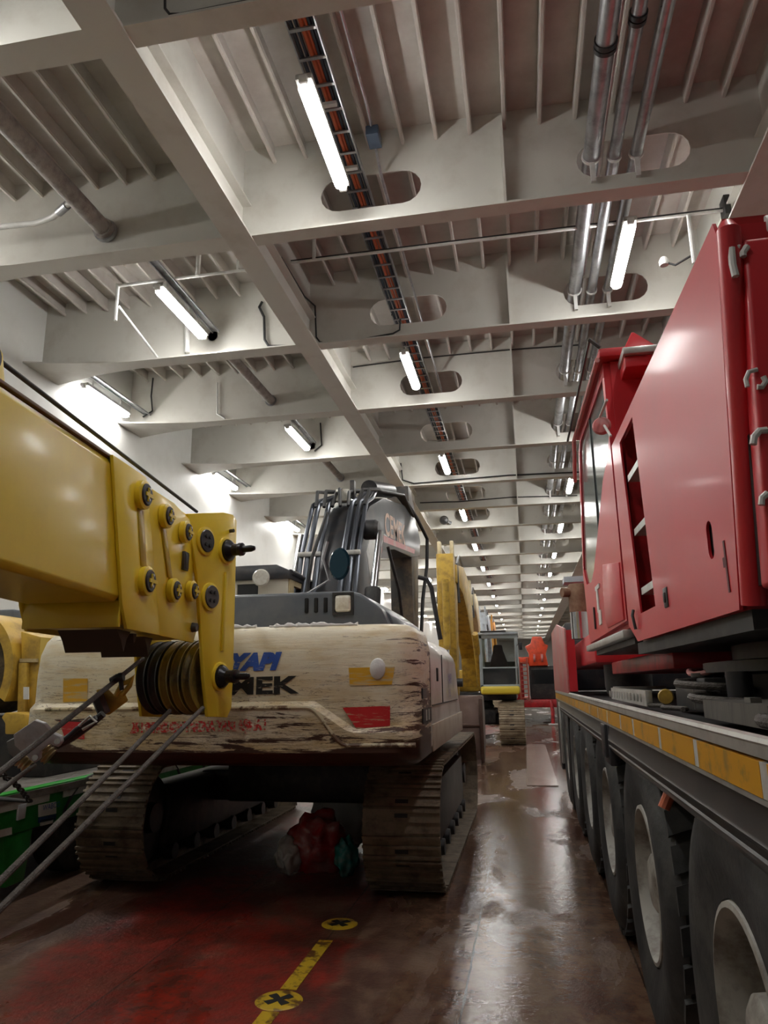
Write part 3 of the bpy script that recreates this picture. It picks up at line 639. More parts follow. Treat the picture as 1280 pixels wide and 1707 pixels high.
m = MB().cyl((-0.42, hl(UH(377, 918))[0], hl(UH(377, 918))[1]), (-0.03, hl(UH(377, 918))[0], hl(UH(377, 918))[1]), 0.10, 24); HB(m, 'upper_roller', dark)
# roller bracket on top of the boom, at the picture's left edge
m = MB().prism([(-1.80, 0.235), (-1.58, 0.235), (-1.62, 0.36), (-1.70, 0.40), (-1.78, 0.34)], 'x', -0.14, -0.12); m.prism([(-1.80, 0.235), (-1.58, 0.235), (-1.62, 0.36), (-1.70, 0.40), (-1.78, 0.34)], 'x', -0.05, -0.03)
BB(m, 'roller_bracket', yel, bevel=0.003)
BB(MB().cyl((-0.12, -1.69, 0.32), (-0.02, -1.69, 0.32), 0.055, 20), 'rope_roller', dark)
p = UB(8, 608, -0.30); q = UB(328, 853, -0.30)
tag(MB().tube([p - (q - p) * 0.6, p, q], 0.012, 10).build('hoist_rope', black), 'black rope stretched tight along the top of the yellow boom', 'rope')

# ropes running down from the sheaves, towards the lower left of the camera
def rp(px0, d0, px1, d1, ext, r_, lab):
    a = EYE + pray(*px0) * d0; b_ = EYE + pray(*px1) * d1; c_ = b_ + (b_ - a).normalized() * ext
    tag(MB().tube([a, a * 0.5 + b_ * 0.5 + Vector((0, 0, -0.004)), b_, c_], r_, 10).build('wire_rope', rope), lab, 'rope', 'ropes hanging from the boom sheaves')
rp((283, 1185), 4.25, (0, 1469), 2.3, 0.9, 0.0125, 'grey hoist rope, upper of the two below the sheaves at left')
rp((338, 1180), 4.25, (0, 1515), 2.2, 0.9, 0.0125, 'grey hoist rope, lowest of the ropes leaving the yellow boom head')
rp((238, 1098), 4.3, (0, 1287), 2.7, 0.6, 0.013, 'dark hoist rope crossing over the grey hook block')
# hook block hanging on a shackle
hb = thing('hook_block', (-2.45, 3.5, 1.3), 'light grey hook block with two rope sheaves hanging by the green trailer', 'hook block')
def pl(px, d): return [EYE + pray(*q) * d for q in px]
def slab(px, d0, t, name, m_, **k):                # plate facing the camera side, with real thickness
    a = pl(px, d0); nn = (a[1] - a[0]).cross(a[2] - a[0]).normalized()
    if nn.dot(EYE - a[0]) < 0: nn = -nn
    b_ = [v - nn * t for v in a]; n = len(a)
    m = MB().add(a + b_, [tuple(range(n)), tuple(range(n, 2 * n))[::-1]] + [(i, i + n, (i + 1) % n + n, (i + 1) % n) for i in range(n)])
    return m.build(name, m_, hb, **k)
slab([(22, 1225), (57, 1201), (74, 1207), (84, 1220), (60, 1241), (40, 1258), (24, 1243)], 3.62, 0.03, 'cheek_plate', greyp, bevel=0.004)
slab([(40, 1256), (88, 1223), (100, 1228), (103, 1238), (97, 1246), (82, 1240), (66, 1254), (66, 1266), (58, 1272), (50, 1267)], 3.56, 0.03, 'cheek_plate', greyp, bevel=0.004)
slab([(10, 1237), (24, 1230), (38, 1256), (28, 1268), (14, 1256)], 3.72, 0.04, 'side_cover', mat('darker_grey_paint', (0.22, 0.23, 0.24), 0.45), bevel=0.004)
for q in ((95, 1236), (58, 1263)):
    a = EYE + pray(*q) * 3.55; f = (EYE - a).normalized()
    MB().cyl(a, a + f * 0.02, 0.014, 16).build('pin', chrome, hb)
for q, r_ in (((74, 1254), 0.045), (((40, 1270)), 0.04)):
    a = EYE + pray(*q) * 3.66; ax = (EYE + pray(q[0] + 20, q[1] + 16) * 3.66 - a).normalized()
    m = MB()
    for k in range(4): m.lathe([(0.01, -0.008), (r_, -0.009), (r_ * 0.8, 0), (r_, 0.009), (0.01, 0.008)], a + ax * (k - 1.5) * 0.02, ax, 28)
    m.build('rope_sheave', brass, hb)
def tb(px, d, r_, name, m_, parent=hb, n=10):
    return MB().tube([EYE + pray(*q) * (d if not isinstance(d, (list, tuple)) else d[i]) for i, q in enumerate(px)], r_, n).build(name, m_, parent)
tb([(95, 1243), (120, 1228), (150, 1208), (172, 1190)], 3.72, [0.02, 0.025, 0.02, 0.018], 'linkage', dark)
tb([(104, 1237), (128, 1215), (160, 1196)], 3.66, 0.012, 'hydraulic_hose', charc)
tb([(138, 1216), (160, 1203), (150, 1194), (132, 1210)], 3.64, 0.008, 'hydraulic_hose', alum)
tag(tb([(57, 1276), (20, 1303), (0, 1318), (-60, 1360)], [3.7, 3.3, 3.1, 2.6], 0.0125, 'wire_rope', rope, None), 'short grey rope running from the lower sheave of the grey hook block', 'rope')
# yellow shackle and latch between block and boom head
sh = thing('shackle', (-2.25, 3.75, 1.5), 'worn yellow shackle and clevis beside the stack of rope sheaves', 'shackle')
a = [EYE + pray(*q) * 3.9 for q in [(160, 1150), (178, 1146), (190, 1158), (206, 1150), (214, 1168), (182, 1192), (172, 1190)]]
nn = (EYE - a[0]).normalized(); m = MB(); n = len(a)
m.add(a + [v - nn * 0.05 for v in a], [tuple(range(n)), tuple(range(n, 2 * n))[::-1]] + [(i, i + n, (i + 1) % n + n, (i + 1) % n) for i in range(n)]); m.build('clevis', yelw, sh, bevel=0.006)
tb([(193, 1160), (203, 1140), (215, 1136), (222, 1128), (216, 1143), (204, 1158)], 3.88, 0.014, 'bow', yelw, sh)
tb([(186, 1136), (196, 1130), (206, 1128)], 3.86, 0.022, 'lever', dark, sh); tb([(200, 1122), (203, 1150)], 3.86, 0.012, 'lever', dark, sh)
tb([(162, 1160), (174, 1190)], 3.86, 0.035, 'pin_nut', dark, sh, 6)

# ================================================================ WHITE EXCAVATOR
def track_mesh(L_, H_, W_, pitch=0.19, sag=0.0):
    """closed chain of grouser shoes around a stadium path, centred on x=0, y=0, standing on z=0"""
    R = H_ / 2; st = L_ - 2 * R; per = 2 * st + 2 * PI * R; n = int(per / pitch); m = MB()
    def P(s):
        s %= per
        if s < st: return Vector((0, -st / 2 + s, 0)), Vector((0, 1, 0))
        s -= st
        if s < PI * R: a = -PI / 2 + s / R; return Vector((0, st / 2 + R * math.cos(a), R + R * math.sin(a))), Vector((0, -math.sin(a), math.cos(a)))
        s -= PI * R
        if s < st: return Vector((0, st / 2 - s, H_ - sag * math.sin(PI * s / st))), Vector((0, -1, 0))
        s -= st; a = PI / 2 + s / R; return Vector((0, -st / 2 + R * math.cos(a), R + R * math.sin(a))), Vector((0, -math.sin(a), math.cos(a)))
    for k in range(n):
        p, t = P((k + 0.5) * per / n); o_ = Vector((0, t.z, -t.y))   # outward
        c = p - o_ * 0.028; h = per / n * 0.485; x = Vector((W_ / 2, 0, 0))
        def slabm(c0, hl_, hh, xw):
            m.add([c0 + x * xw * sx_ + t * hl_ * st_ + o_ * hh * so for so in (-1, 1) for st_ in (-1, 1) for sx_ in (-1, 1)],
                  [(0, 1, 3, 2), (4, 6, 7, 5), (0, 4, 5, 1), (2, 3, 7, 6), (0, 2, 6, 4), (1, 5, 7, 3)])
        slabm(c, h, 0.006, 1.0)
        for q in (-0.85, -0.1, 0.72): slabm(c + t * h * q + o_ * 0.016, 0.010, 0.014, 1.0)
        slabm(c - o_ * 0.04, h * 1.02, 0.035, 0.3)
        f0 = len(m.f); slabm(c + o_ * 0.008 + t * h * (0.33 if k % 2 else -0.5), h * 0.16, 0.002, 0.17); m.slots = getattr(m, 'slots', []) + list(range(f0, len(m.f)))
    return m
def undercarriage(parent, cx, cy, gauge, W_, L_, H_, m_shoe, m_frame, tf=None):
    tfm = tf or Matrix.Translation((cx, cy, 0))
    for s_ in (-1, 1):
        m = track_mesh(L_, H_, W_); m.tf(Matrix.Translation((s_ * gauge / 2, 0, 0))); m.tf(tfm); m.build('track', m_shoe, parent, m2=black, m2faces=m.slots)
        x = s_ * gauge / 2; R = H_ / 2
        m = MB().prism([(-L_ / 2 + 0.7, 0.2), (L_ / 2 - 0.7, 0.2), (L_ / 2 - 0.8, H_ - 0.25), (-L_ / 2 + 0.8, H_ - 0.25)], 'x', x - 0.16, x + 0.16)
        m.tf(tfm); m.build('track_frame', m_frame, parent, bevel=0.02)
        for yy in (-L_ / 2 + R, L_ / 2 - R):
            m = MB().lathe([(0, -0.1), (R - 0.14, -0.1), (R - 0.09, -0.05), (R - 0.09, 0.05), (R - 0.14, 0.1), (0, 0.1)], (x, yy, R), (1, 0, 0), 32)
            m.lathe([(0, -0.17), (0.12, -0.17), (0.14, 0), (0.12, 0.17), (0, 0.17)], (x, yy, R), (1, 0, 0), 20); m.tf(tfm); m.build('idler_wheel', m_frame, parent)
        for k in range(7):
            yy = -L_ / 2 + 0.85 + k * (L_ - 1.7) / 6
            m = MB().lathe([(0, -0.19), (0.07, -0.19), (0.08, -0.1), (0.055, -0.09), (0.055, 0.09), (0.08, 0.1), (0.07, 0.19), (0, 0.19)], (x, yy, 0.15), (1, 0, 0), 16); m.tf(tfm); m.build('track_roller', m_frame, parent)
    m = MB().box(-gauge / 2, gauge / 2, -0.5, 0.5, 0.45, 0.75); m.box(-0.75, 0.75, -0.9, 0.9, 0.5, 0.88); m.tf(tfm); m.build('car_body', m_frame, parent, bevel=0.03)
    m = MB().lathe([(0, 0.85), (0.65, 0.85), (0.68, 0.95), (0.6, 1.1), (0, 1.1)], (0, 0, 0), (0, 0, 1), 40); m.tf(tfm); m.build('slewing_ring', m_frame, parent)
ex = thing('excavator', (-2.2, 8.1, 0), 'cream-white tracked excavator with scraped counterweight, blue and black lettering, rear towards the camera', 'excavator')
undercarriage(ex, -2.2, 8.08, 2.42, 0.60, 4.5, 0.98, shoe, dark)
XC = -2.2
def ybase(x): return 4.89 + 0.05 * ((x - XC) / 1.3) ** 2
def zstep(x): return 1.475 if x < -1.42 else 1.475 - 0.165 * min(1, (x + 1.42) / 0.25)
def cwy(x, z):                                     # rear surface of the counterweight
    y = ybase(x)
    zs = zstep(x)
    if z > zs + 0.02: y += 0.055 + max(0, z - 1.7) * 0.12
    elif z > zs - 0.02: y += 0.055 * (z - zs + 0.02) / 0.04
    if z < 1.16: y += (1.16 - z) * 1.3
    return y
def cw_ring(zf, inset=0.0):
    r = 0.20; hw = 1.48 - inset; pts = []
    def Y(x): return ybase(x)
    N_ = 46
    for i in range(N_ + 1):
        a = -1 + 2 * i / N_; x = XC + (hw - r) * a; z = zf(x); pts.append((x, cwy(x, z) + inset, z))
    xr = XC + hw
    cr = []
    for i in range(1, 7):
        t = i / 6 * PI / 2; x = XC + hw - r + r * math.sin(t); z = zf(XC + hw - r); cr.append((x, cwy(XC + hw - r, z) + inset + r * (1 - math.cos(t)), z))
    z = zf(XC + hw - r); cr.append((xr, 5.75, z))
    left = [(2 * XC - x, y, zf(XC - hw + r)) for x, y, _ in cr][::-1]
    left = [(x, y - cwy(XC + hw - r, zf(XC + hw - r)) + cwy(XC - hw + r, zf(XC - hw + r)), z) if i else (x, 5.75, z) for i, (x, y, z) in enumerate(left)]
    return left + pts + cr
rings = [cw_ring(lambda x: 1.06, 0.05), cw_ring(lambda x: 1.10, 0.0), cw_ring(lambda x: 1.16), cw_ring(lambda x: 1.25), cw_ring(lambda x: zstep(x) - 0.05), cw_ring(lambda x: zstep(x) - 0.021),
         cw_ring(lambda x: zstep(x) + 0.021), cw_ring(lambda x: 1.56), cw_ring(lambda x: 1.7), cw_ring(lambda x: 1.85), cw_ring(lambda x: 1.95, 0.02), cw_ring(lambda x: 2.0, 0.05), cw_ring(lambda x: 2.02, 0.10)]
n = len(rings[0]); vs = [p for r in rings for p in r]; fs = []
for j in range(len(rings) - 1):
    for i in range(n): fs.append((j * n + i, j * n + (i + 1) % n, (j + 1) * n + (i + 1) % n, (j + 1) * n + i))
fs += [tuple(range(n))[::-1], tuple(range((len(rings) - 1) * n, len(rings) * n))]
MB().add(vs, fs).build('counterweight', cw, ex, ang=50)
# raised rib following the step around the red reflector
pts = []
for i in range(90):
    x = -3.45 + 2.72 * i / 89; t_ = min(1, max(0, (x + 1.46) / 0.27)); t_ = t_ * t_ * (3 - 2 * t_); zz = 1.485 - 0.245 * t_; pts.append((x, cwy(x, zz - 0.03) + 0.004, zz - 0.03))
MB().tube(pts, 0.015, 8).build('moulding', mat('cream_moulding', (0.60, 0.53, 0.36), 0.35, dirt=(0.10, 0.04, 0.02), damt=0.9, dscale=7, lo=0.5, hi=0.56), ex)
def decal(name, quad, m_, nx=8):                   # sticker laid on the rear surface, corners given as (x, z)
    (xa, za), (xb, zb), (xc, zc), (xd, zd) = quad; vs = []; fs = []
    for i in range(nx + 1):
        t = i / nx
        for (x, z) in ((xa + (xb - xa) * t, za + (zb - za) * t), (xd + (xc - xd) * t, zd + (zc - zd) * t)):
            vs.append((x, min(cwy(x, z), cwy(x, max(z, zstep(x)+.03)) if z>zstep(x) else 9) - 0.005, z))
    for i in range(nx): fs.append((2 * i, 2 * i + 2, 2 * i + 3, 2 * i + 1))
    return MB().add(vs, fs).build(name, m_, ex)
def cwpx(px, py): q = U(px, py, Y=4.92); return (q.x, q.z)
decal('red_reflector', [cwpx(568, 1180), cwpx(647, 1177), cwpx(647, 1211), cwpx(592, 1215)], decr)['label'] = 'dark red reflector at the right corner'
decal('red_reflector', [cwpx(98, 1202), cwpx(142, 1204), cwpx(142, 1232), cwpx(108, 1230)], decr)['label'] = 'red reflector at the left corner'
decal('yellow_sticker', [cwpx(578, 1113), cwpx(655, 1111), cwpx(650, 1141), cwpx(580, 1143)], decy)
decal('yellow_sticker', [cwpx(97, 1131), cwpx(140, 1131), cwpx(139, 1169), cwpx(97, 1171)], decy)
def on_cw(x0, z0, dz_=0.0):
    return lambda a, b_: (x0 + a, cwy(x0 + a, z0 + b_ + dz_ * a) - 0.006, z0 + b_ + dz_ * a)
text_mesh('lettering', 'YAPI', 0.150, blue, ex, on_cw(-2.05, 1.715, 0.01), shear=0.28, sx=1.10, spx=1.06, off=0.012)
text_mesh('lettering', 'MEK', 0.158, inkb, ex, on_cw(-2.05, 1.548, 0.01), sx=1.62, off=0.006)
text_mesh('lettering', '25 METREDEN YAKINA YAKLAŞMA !', 0.088, inkr, ex, on_cw(-2.74, 1.295, 0.02), sx=0.70, off=0.006)
q = cwpx(626, 1115)
m = MB().lathe([(0, -0.03), (0.03, -0.028), (0.045, -0.015), (0.05, 0.01)], (0, 0, 0), (0, 1, 0), 24); m.tf(Matrix.Translation((q[0], cwy(*q), q[1])) @ Matrix.Diagonal((1.15, 1, 1.5, 1)))
m.build('foam_patch', foam, ex)
# side body (right) with doors
m = MB().prism([(-0.95, 2.02), (-0.82, 1.965), (-0.74, 1.86), (-0.72, 1.80), (-0.72, 1.45), (-0.72, 1.32), (-0.715, 1.14), (-0.80, 1.08), (-3.4, 1.08), (-3.5, 1.2), (-3.5, 1.9), (-3.4, 2.02)], 'y', 5.70, 7.9)
m.build('side_panel', sidep, ex, bevel=0.012)
m = MB().prism([(7.9, 1.14), (7.9, 1.80), (8.1, 1.55), (8.35, 1.30), (8.4, 1.14)], 'x', -1.3, -0.72); m.build('front_corner_panel', sidep, ex, bevel=0.02)
m = MB().box(-0.721, -0.712, 5.8, 7.95, 1.432, 1.442); m.box(-0.721, -0.712, 6.55, 6.56, 1.44, 1.85); m.build('door_gap', dark, ex)
MB().box(-0.722, -0.705, 5.74, 8.38, 1.10, 1.30).build('side_skirt', mat('pale_skirt_paint', (0.62, 0.56, 0.45), 0.35, dirt=(0.4, 0.3, 0.2), damt=0.5, dscale=4), ex, bevel=0.02)
m = MB().box(-0.722, -0.709, 5.22, 5.68, 1.33, 1.43); m.build('air_grille', dark, ex)
for k in range(2): MB().box(-0.72, -0.705, 5.34 + 0.14 * k, 5.40 + 0.14 * k, 1.345, 1.42).build('grille_bar', alum, ex)
MB().box(-0.722, -0.708, 5.22, 5.42, 1.50, 1.57).build('air_grille', charc, ex)
MB().box(-0.724, -0.708, 6.15, 6.22, 1.62, 1.73).build('door_handle', dark, ex, bevel=0.006)
def on_side(y0, z0): return lambda a, b_: (-0.712, y0 + a, z0 + b_)
text_mesh('lettering', 'YAPI', 0.14, purp, ex, lambda a, b_: (-0.714, 7.05 + a, 1.60 + b_), sx=1.2)
text_mesh('lettering', 'MEK', 0.10, purp, ex, lambda a, b_: (-0.714, 7.05 + a, 1.48 + b_), sx=1.2)
# hood (slate) with vents and lamp
m = MB().prism([(-3.35, 2.01), (-3.35, 2.30), (-3.28, 2.345), (-1.36, 2.345), (-1.27, 2.32), (-1.10, 2.2), (-1.02, 2.01)], 'y', 5.72, 7.3); m.build('engine_hood', hoodm, ex, bevel=0.025, seg=3)
m = MB().prism([(-1.42, 2.30), (-1.25, 2.31), (-1.06, 2.17), (-1.0, 2.02), (-1.3, 2.02)], 'y', 5.9, 7.6); m.build('hood_shoulder', hoodm, ex, bevel=0.02)
for x in (-1.715, -1.635, -1.555): MB().box(x - 0.016, x + 0.016, 5.705, 5.74, 2.175, 2.295).build('vent_slot', mat('vent_black', (0.003, 0.003, 0.003), 0.8), ex, bevel=0.008)
MB().box(-1.48, -1.335, 5.69, 5.76, 2.165, 2.315).build('rear_lamp', lens, ex, bevel=0.035, seg=3)
m = plate([(-1.495, 2.15), (-1.32, 2.15), (-1.32, 2.33), (-1.495, 2.33)], [[(-1.475, 2.17), (-1.34, 2.17), (-1.34, 2.31), (-1.475, 2.31)]], 0.03)
m.tf(Matrix(((0, 1, 0, 0), (1, 0, 0, 5.70), (0, 0, 1, 0), (0, 0, 0, 1)))).build('lamp_bezel', dark, ex)
MB().box(-2.455, -2.45, 5.705, 7.2, 2.03, 2.34).build('hood_seam', dark, ex)
MB().lathe([(0, 0.03), (0.05, 0.02), (0.06, 0)], (-2.08, 5.68, 2.03), (0, 0, 1), 16).build('foam_drop', foam, ex)
random.seed(5)
for xs_ in ((-2.75, -1.9), (-1.8, -1.15)):
    n_ = 24; pts = [(xs_[0] + (xs_[1] - xs_[0]) * i / n_, cwy(xs_[0] + (xs_[1] - xs_[0]) * i / n_, 2.0) + 0.09, 2.02) for i in range(n_ + 1)]
    MB().tube(pts, [0.006 + 0.02 * random.random() for _ in pts], 8).build('foam_edge', foam, ex)
# cab
m = plate([(8.0, 1.1), (8.0, 2.82), (8.2, 2.92), (9.3, 2.9), (9.8, 2.4), (9.9, 1.1)], [[(8.15, 2.05), (8.15, 2.74), (9.2, 2.74), (9.55, 2.3), (9.55, 2.05)]], 0.06)
m.tf(Matrix.Translation((-2.66, 0, 0))).build('cab_side', cream, ex)
m = plate([(8.0, 1.1), (8.0, 2.82), (8.2, 2.92), (9.3, 2.9), (9.8, 2.4), (9.9, 1.1)], [], 0.06); m.tf(Matrix.Translation((-3.62, 0, 0))).build('cab_side', cream, ex)
m = plate([(-3.6, 1.1), (-2.62, 1.1), (-2.62, 2.80), (-3.6, 2.80)], [[(-3.5, 2.3), (-3.28, 2.3), (-3.28, 2.74), (-3.5, 2.74)], [(-3.24, 2.25), (-2.98, 2.25), (-2.98, 2.76), (-3.24, 2.76)]], 0.05)
m.tf(Matrix(((0, 1, 0, 0), (1, 0, 0, 7.98), (0, 0, 1, 0), (0, 0, 0, 1)))).build('cab_rear', mat('pale_cab_paint', (0.62, 0.58, 0.48), 0.35), ex)
MB().box(-3.52, -2.97, 8.01, 8.02, 2.2, 2.77).build('rear_window', glassd, ex)
MB().prism([(8.12, 2.02), (8.12, 2.77), (9.2, 2.77), (9.58, 2.3), (9.58, 2.02)], 'x', -2.64, -2.63).build('side_window', glassd, ex)
MB().prism([(-3.64, 2.80), (-3.64, 2.93), (-3.5, 2.97), (-2.75, 2.97), (-2.6, 2.90), (-2.58, 2.80)], 'y', 7.93, 9.4).build('cab_roof', charc, ex, bevel=0.02)
MB().tube([(-2.60, 8.0, 2.88), (-2.59, 8.9, 2.86), (-2.58, 9.5, 2.62), (-2.58, 9.85, 2.3)], 0.035, 10).build('roof_pillar', charc, ex)
p = U(435, 963, Y=7.85); MB().lathe([(0, -0.06), (0.085, -0.05), (0.10, 0.0), (0.085, 0.02), (0, 0.02)], p, (0.15, -1, 0), 24).build('work_light', lens, ex)
# boom
XB0, XB1 = -2.52, -1.95
bp_ = [(8.25, 1.5), (8.45, 2.5), (8.75, 3.2), (9.15, 3.78), (9.45, 3.98), (10.5, 4.36), (12.7, 4.76), (14.2, 4.66), (14.55, 4.45), (14.4, 4.12), (13.2, 3.90), (11.4, 3.72), (10.35, 3.52), (9.85, 3.15), (9.4, 2.5), (9.0, 1.6)]
MB().prism(bp_, 'x', XB0, XB1).build('boom', charc, ex, bevel=0.015)
bms = text_mesh('lettering', 'CEMEK', 0.50, peach, ex, lambda a, b_: (XB1 + 0.006, 10.5 + a, 3.80 + b_ + a * 0.10), sx=1.25, off=0.01)
MB().prism([(10.4, 3.66), (13.6, 4.03), (13.7, 4.13), (10.4, 3.76)], 'x', XB1, XB1 + 0.004).build('red_stripe', redf, ex)
MB().prism([(9.5, 2.72), (9.85, 3.17), (10.3, 3.52), (10.25, 3.58), (9.72, 3.2), (9.38, 2.75)], 'x', XB1, XB1 + 0.004).build('red_stripe', redf, ex)
MB().prism([(9.4, 3.0), (9.75, 3.35), (10.1, 3.6), (9.6, 3.72), (9.2, 3.3)], 'x', XB1, XB1 + 0.003).build('silver_patch', alum, ex)
# hydraulic pipes climbing the back of the boom
px_ = [(-2.66, 0.026), (-2.58, 0.030), (-2.44, 0.030), (-2.12, 0.034), (-2.02, 0.030), (-1.93, 0.026)]
for i, (x, r_) in enumerate(px_):
    MB().tube([(x, 8.30, 2.1), (x, 8.36, 2.5), (x, 8.64, 3.2), (x, 9.02, 3.82), (x, 9.12, 3.95), (x + 0.02, 9.4, 4.08), (x * 0.6 - 0.4 * 2.2, 10.3, 4.42)], r_ * 1.15, 10).build('hydraulic_pipe', mat('steel_pipe_grey', (0.10, 0.11, 0.13), 0.3, 0.7), ex)
for x0, x1, z, y in ((-2.70, -2.40, 3.2, 8.62), (-2.16, -1.90, 3.2, 8.62)):
    MB().box(x0, x1, y - 0.05, y, z - 0.04, z + 0.02).build('pipe_clamp', alum, ex, bevel=0.01)
random.seed(3)
for k in range(7):
    x = -2.6 + k * 0.11; a = random.uniform(-0.05, 0.05)
    MB().tube([(x, 9.05, 3.9), (x + a, 9.2, 4.14 + random.uniform(-.03, .05)), (x + a * 2, 9.7, 4.28), (x * 0.5 - 1.05, 10.6, 4.50), (-2.0 + k * 0.02, 12.0, 4.78), (-1.92, 13.4, 4.72)], 0.024, 8).build('hydraulic_hose', black, ex)
MB().tube([(-1.95, 12.6, 4.85), (-1.88, 13.6, 4.72), (-1.78, 14.3, 4.45), (-1.80, 14.3, 3.9), (-1.86, 14.0, 3.2), (-1.9, 13.9, 2.4)], 0.035, 8).build('hydraulic_hose', black, ex)
MB().tube([(-1.90, 10.5, 3.6), (-1.80, 10.8, 3.0), (-1.85, 11.6, 2.3), (-1.95, 13.2, 2.2)], 0.025, 8).build('hydraulic_hose', black, ex)
q = U(562, 835, Y=9.3); MB().box(q.x - 0.02, q.x + 0.18, 9.25, 9.4, 4.02, 4.2).build('boom_lamp', lens, ex, bevel=0.03)
MB().box(-2.22, -2.16, 9.4, 9.5, 4.1, 4.35).build('lamp_bracket', charc, ex)
# cylinders
MB().cyl((-1.72, 8.95, 3.50), (-1.72, 8.45, 2.62), 0.045, 20).build('cylinder_rod', chrome, ex)
MB().cyl((-1.72, 8.47, 2.70), (-1.72, 8.2, 2.05), 0.10, 24).build('boom_cylinder', black, ex)
MB().lathe([(0, -0.02), (0.12, -0.02), (0.13, 0.0), (0.13, 0.14), (0.1, 0.18), (0, 0.18)], (-1.92, 9.0, 3.55), (1, 0, 0), 24).build('cylinder_eye', dark, ex)
MB().cyl((-2.76, 8.95, 3.50), (-2.76, 8.3, 2.2), 0.05, 16).build('cylinder_rod', chrome, ex)
MB().cyl((-2.2, 10.6, 4.55), (-2.2, 12.4, 4.98), 0.13, 20).build('arm_cylinder', dark, ex)
MB().cyl((-2.2, 12.4, 4.98), (-2.2, 13.5, 5.18), 0.055, 16).build('cylinder_rod', chrome, ex)
# arm hanging down at the far end
MB().prism([(13.2, 5.28), (13.65, 5.3), (14.4, 4.6), (14.35, 3.9), (14.0, 1.3), (13.65, 1.3), (13.45, 3.9)], 'x', -2.40, -1.98).build('arm', mat('dirty_charcoal_paint', (0.06, 0.058, 0.056), 0.4, dirt=(0.20, 0.15, 0.10), damt=0.9, dscale=3), ex, bevel=0.02)
m = MB().lathe([(0.0, -0.6), (0.1, -0.6), (0.1, 0.6), (0, 0.6)], (-2.19, 13.85, 1.4), (1, 0, 0), 16)
m.prism([(13.3, 1.5), (14.3, 1.5), (14.7, 1.0), (14.6, 0.4), (14.1, 0.06), (13.2, 0.04), (13.1, 0.4)], 'x', -2.8, -1.6); m.build('bucket', brownm, ex, bevel=0.02)
# round mirror on its stay
p = U(566, 940, Y=6.6)
MB().lathe([(0, 0.03), (0.10, 0.03), (0.115, 0.0), (0.10, -0.02), (0, -0.02)], p, (0.3, 1, 0), 28).tf(Matrix.Translation(p) @ Matrix.Diagonal((1, 1, 1.35, 1)) @ Matrix.Translation(-p)).build('round_mirror', mat('blue_black_mirror', (0.01, 0.04, 0.06), 0.08, 0.5), ex)
MB().tube([(p.x - 0.12, p.y, p.z + 0.22), (p.x - 0.16, p.y, p.z + 0.05), (p.x - 0.10, p.y, p.z - 0.15), (p.x - 0.55, p.y, p.z - 0.40), (p.x - 0.60, p.y + 0.02, 2.33)], 0.014, 8).build('mirror_stay', galv, ex)
MB().tube([U(512, 990, Y=7.2), U(515, 962, Y=7.2), U(520, 930, Y=7.2), U(545, 855, Y=7.6)], 0.02, 8).build('hydraulic_hose', black, ex)
# hand rail at the right front
MB().tube([U(697, 962, Y=8.0), U(712, 966, Y=8.0), U(719, 980, Y=8.0), U(734, 1066, Y=8.0)], 0.025, 8).build('hand_rail', black, ex)

# ================================================================ GREEN LOW-BED TRAILER with a yellow machine (far left)
tr = thing('low_bed_trailer', (-4.9, 6.5, 0), 'green low-bed trailer with weathered plank deck at the left edge', 'trailer')
TXR = -4.0; TZ = 0.80
m = MB().box(-6.3, TXR + 0.03, 2.5, 12.5, TZ - 0.06, TZ); m.build('deck_planks', wood, tr)
MB().box(TXR - 0.08, TXR + 0.02, 2.5, 12.5, TZ - 0.03, TZ + 0.015).build('edge_rail', grnl, tr, bevel=0.006)
MB().box(TXR + 0.012, TXR + 0.024, 2.5, 5.85, TZ - 0.115, TZ - 0.035).build('reflective_tape', tape, tr)
MB().box(TXR + 0.012, TXR + 0.024, 6.05, 12.4, TZ - 0.115, TZ - 0.035).build('reflective_tape', tape, tr)
MB().box(TXR - 0.1, TXR + 0.012, 2.5, 12.5, 0.50, TZ - 0.03).build('side_beam', grn, tr, bevel=0.01)
for y in (3.6, 5.35, 7.5, 9.3): MB().prism([(y, 0.5), (y + 0.35, 0.5), (y + 0.3, 0.12), (y + 0.08, 0.12)], 'x', TXR - 0.12, TXR + 0.0).build('side_leg', grn, tr, bevel=0.008)
m = MB().box(-6.2, TXR - 0.12, 2.5, 12.4, 0.45, TZ - 0.07); m.build('chassis', dark, tr)
for y in (6.5, 7.9, 9.3):
    MB().lathe([(0.18, 0.0), (0.3, -0.02), (0.36, 0.0), (0.37, 0.06), (0.37, 0.24), (0.3, 0.28), (0.0, 0.28)], (TXR - 0.32, y, 0.37), (1, 0, 0), 32).build('wheel', tyre, tr)
    pts = [(TXR + 0.01, y + 0.46 * math.cos(a), 0.37 + 0.44 * math.sin(a)) for a in [i * PI / 12 for i in range(13)]]
    MB().tube(pts, 0.02, 6).build('mudguard_rim', black, tr)
def tdec(px, m_, name='sticker'):
    ps = [U(a, b_, X=TXR + 0.022) for a, b_ in px]; vs = ps + [p - Vector((0.008, 0, 0)) for p in ps]
    MB().add(vs, [(0, 1, 2, 3), (7, 6, 5, 4), (0, 4, 5, 1), (1, 5, 6, 2), (2, 6, 7, 3), (3, 7, 4, 0)]).build(name, m_, tr)
tdec([(65, 1342), (94, 1336), (94, 1356), (65, 1362)], white); tdec([(65, 1363), (94, 1357), (93, 1366), (65, 1372)], mat('blue_sticker', (0.02, 0.07, 0.2), 0.4)); tdec([(68, 1368), (90, 1362), (88, 1372), (68, 1377)], white)
tdec([(0, 1384), (20, 1379), (20, 1391), (0, 1396)], white)
a = U(71, 1352, X=TXR + 0.026)
text_mesh('lettering', 'WABCO', 0.062, blue, tr, lambda u_, v_: (TXR + 0.026, a.y + u_, a.z + v_), sx=1.0)
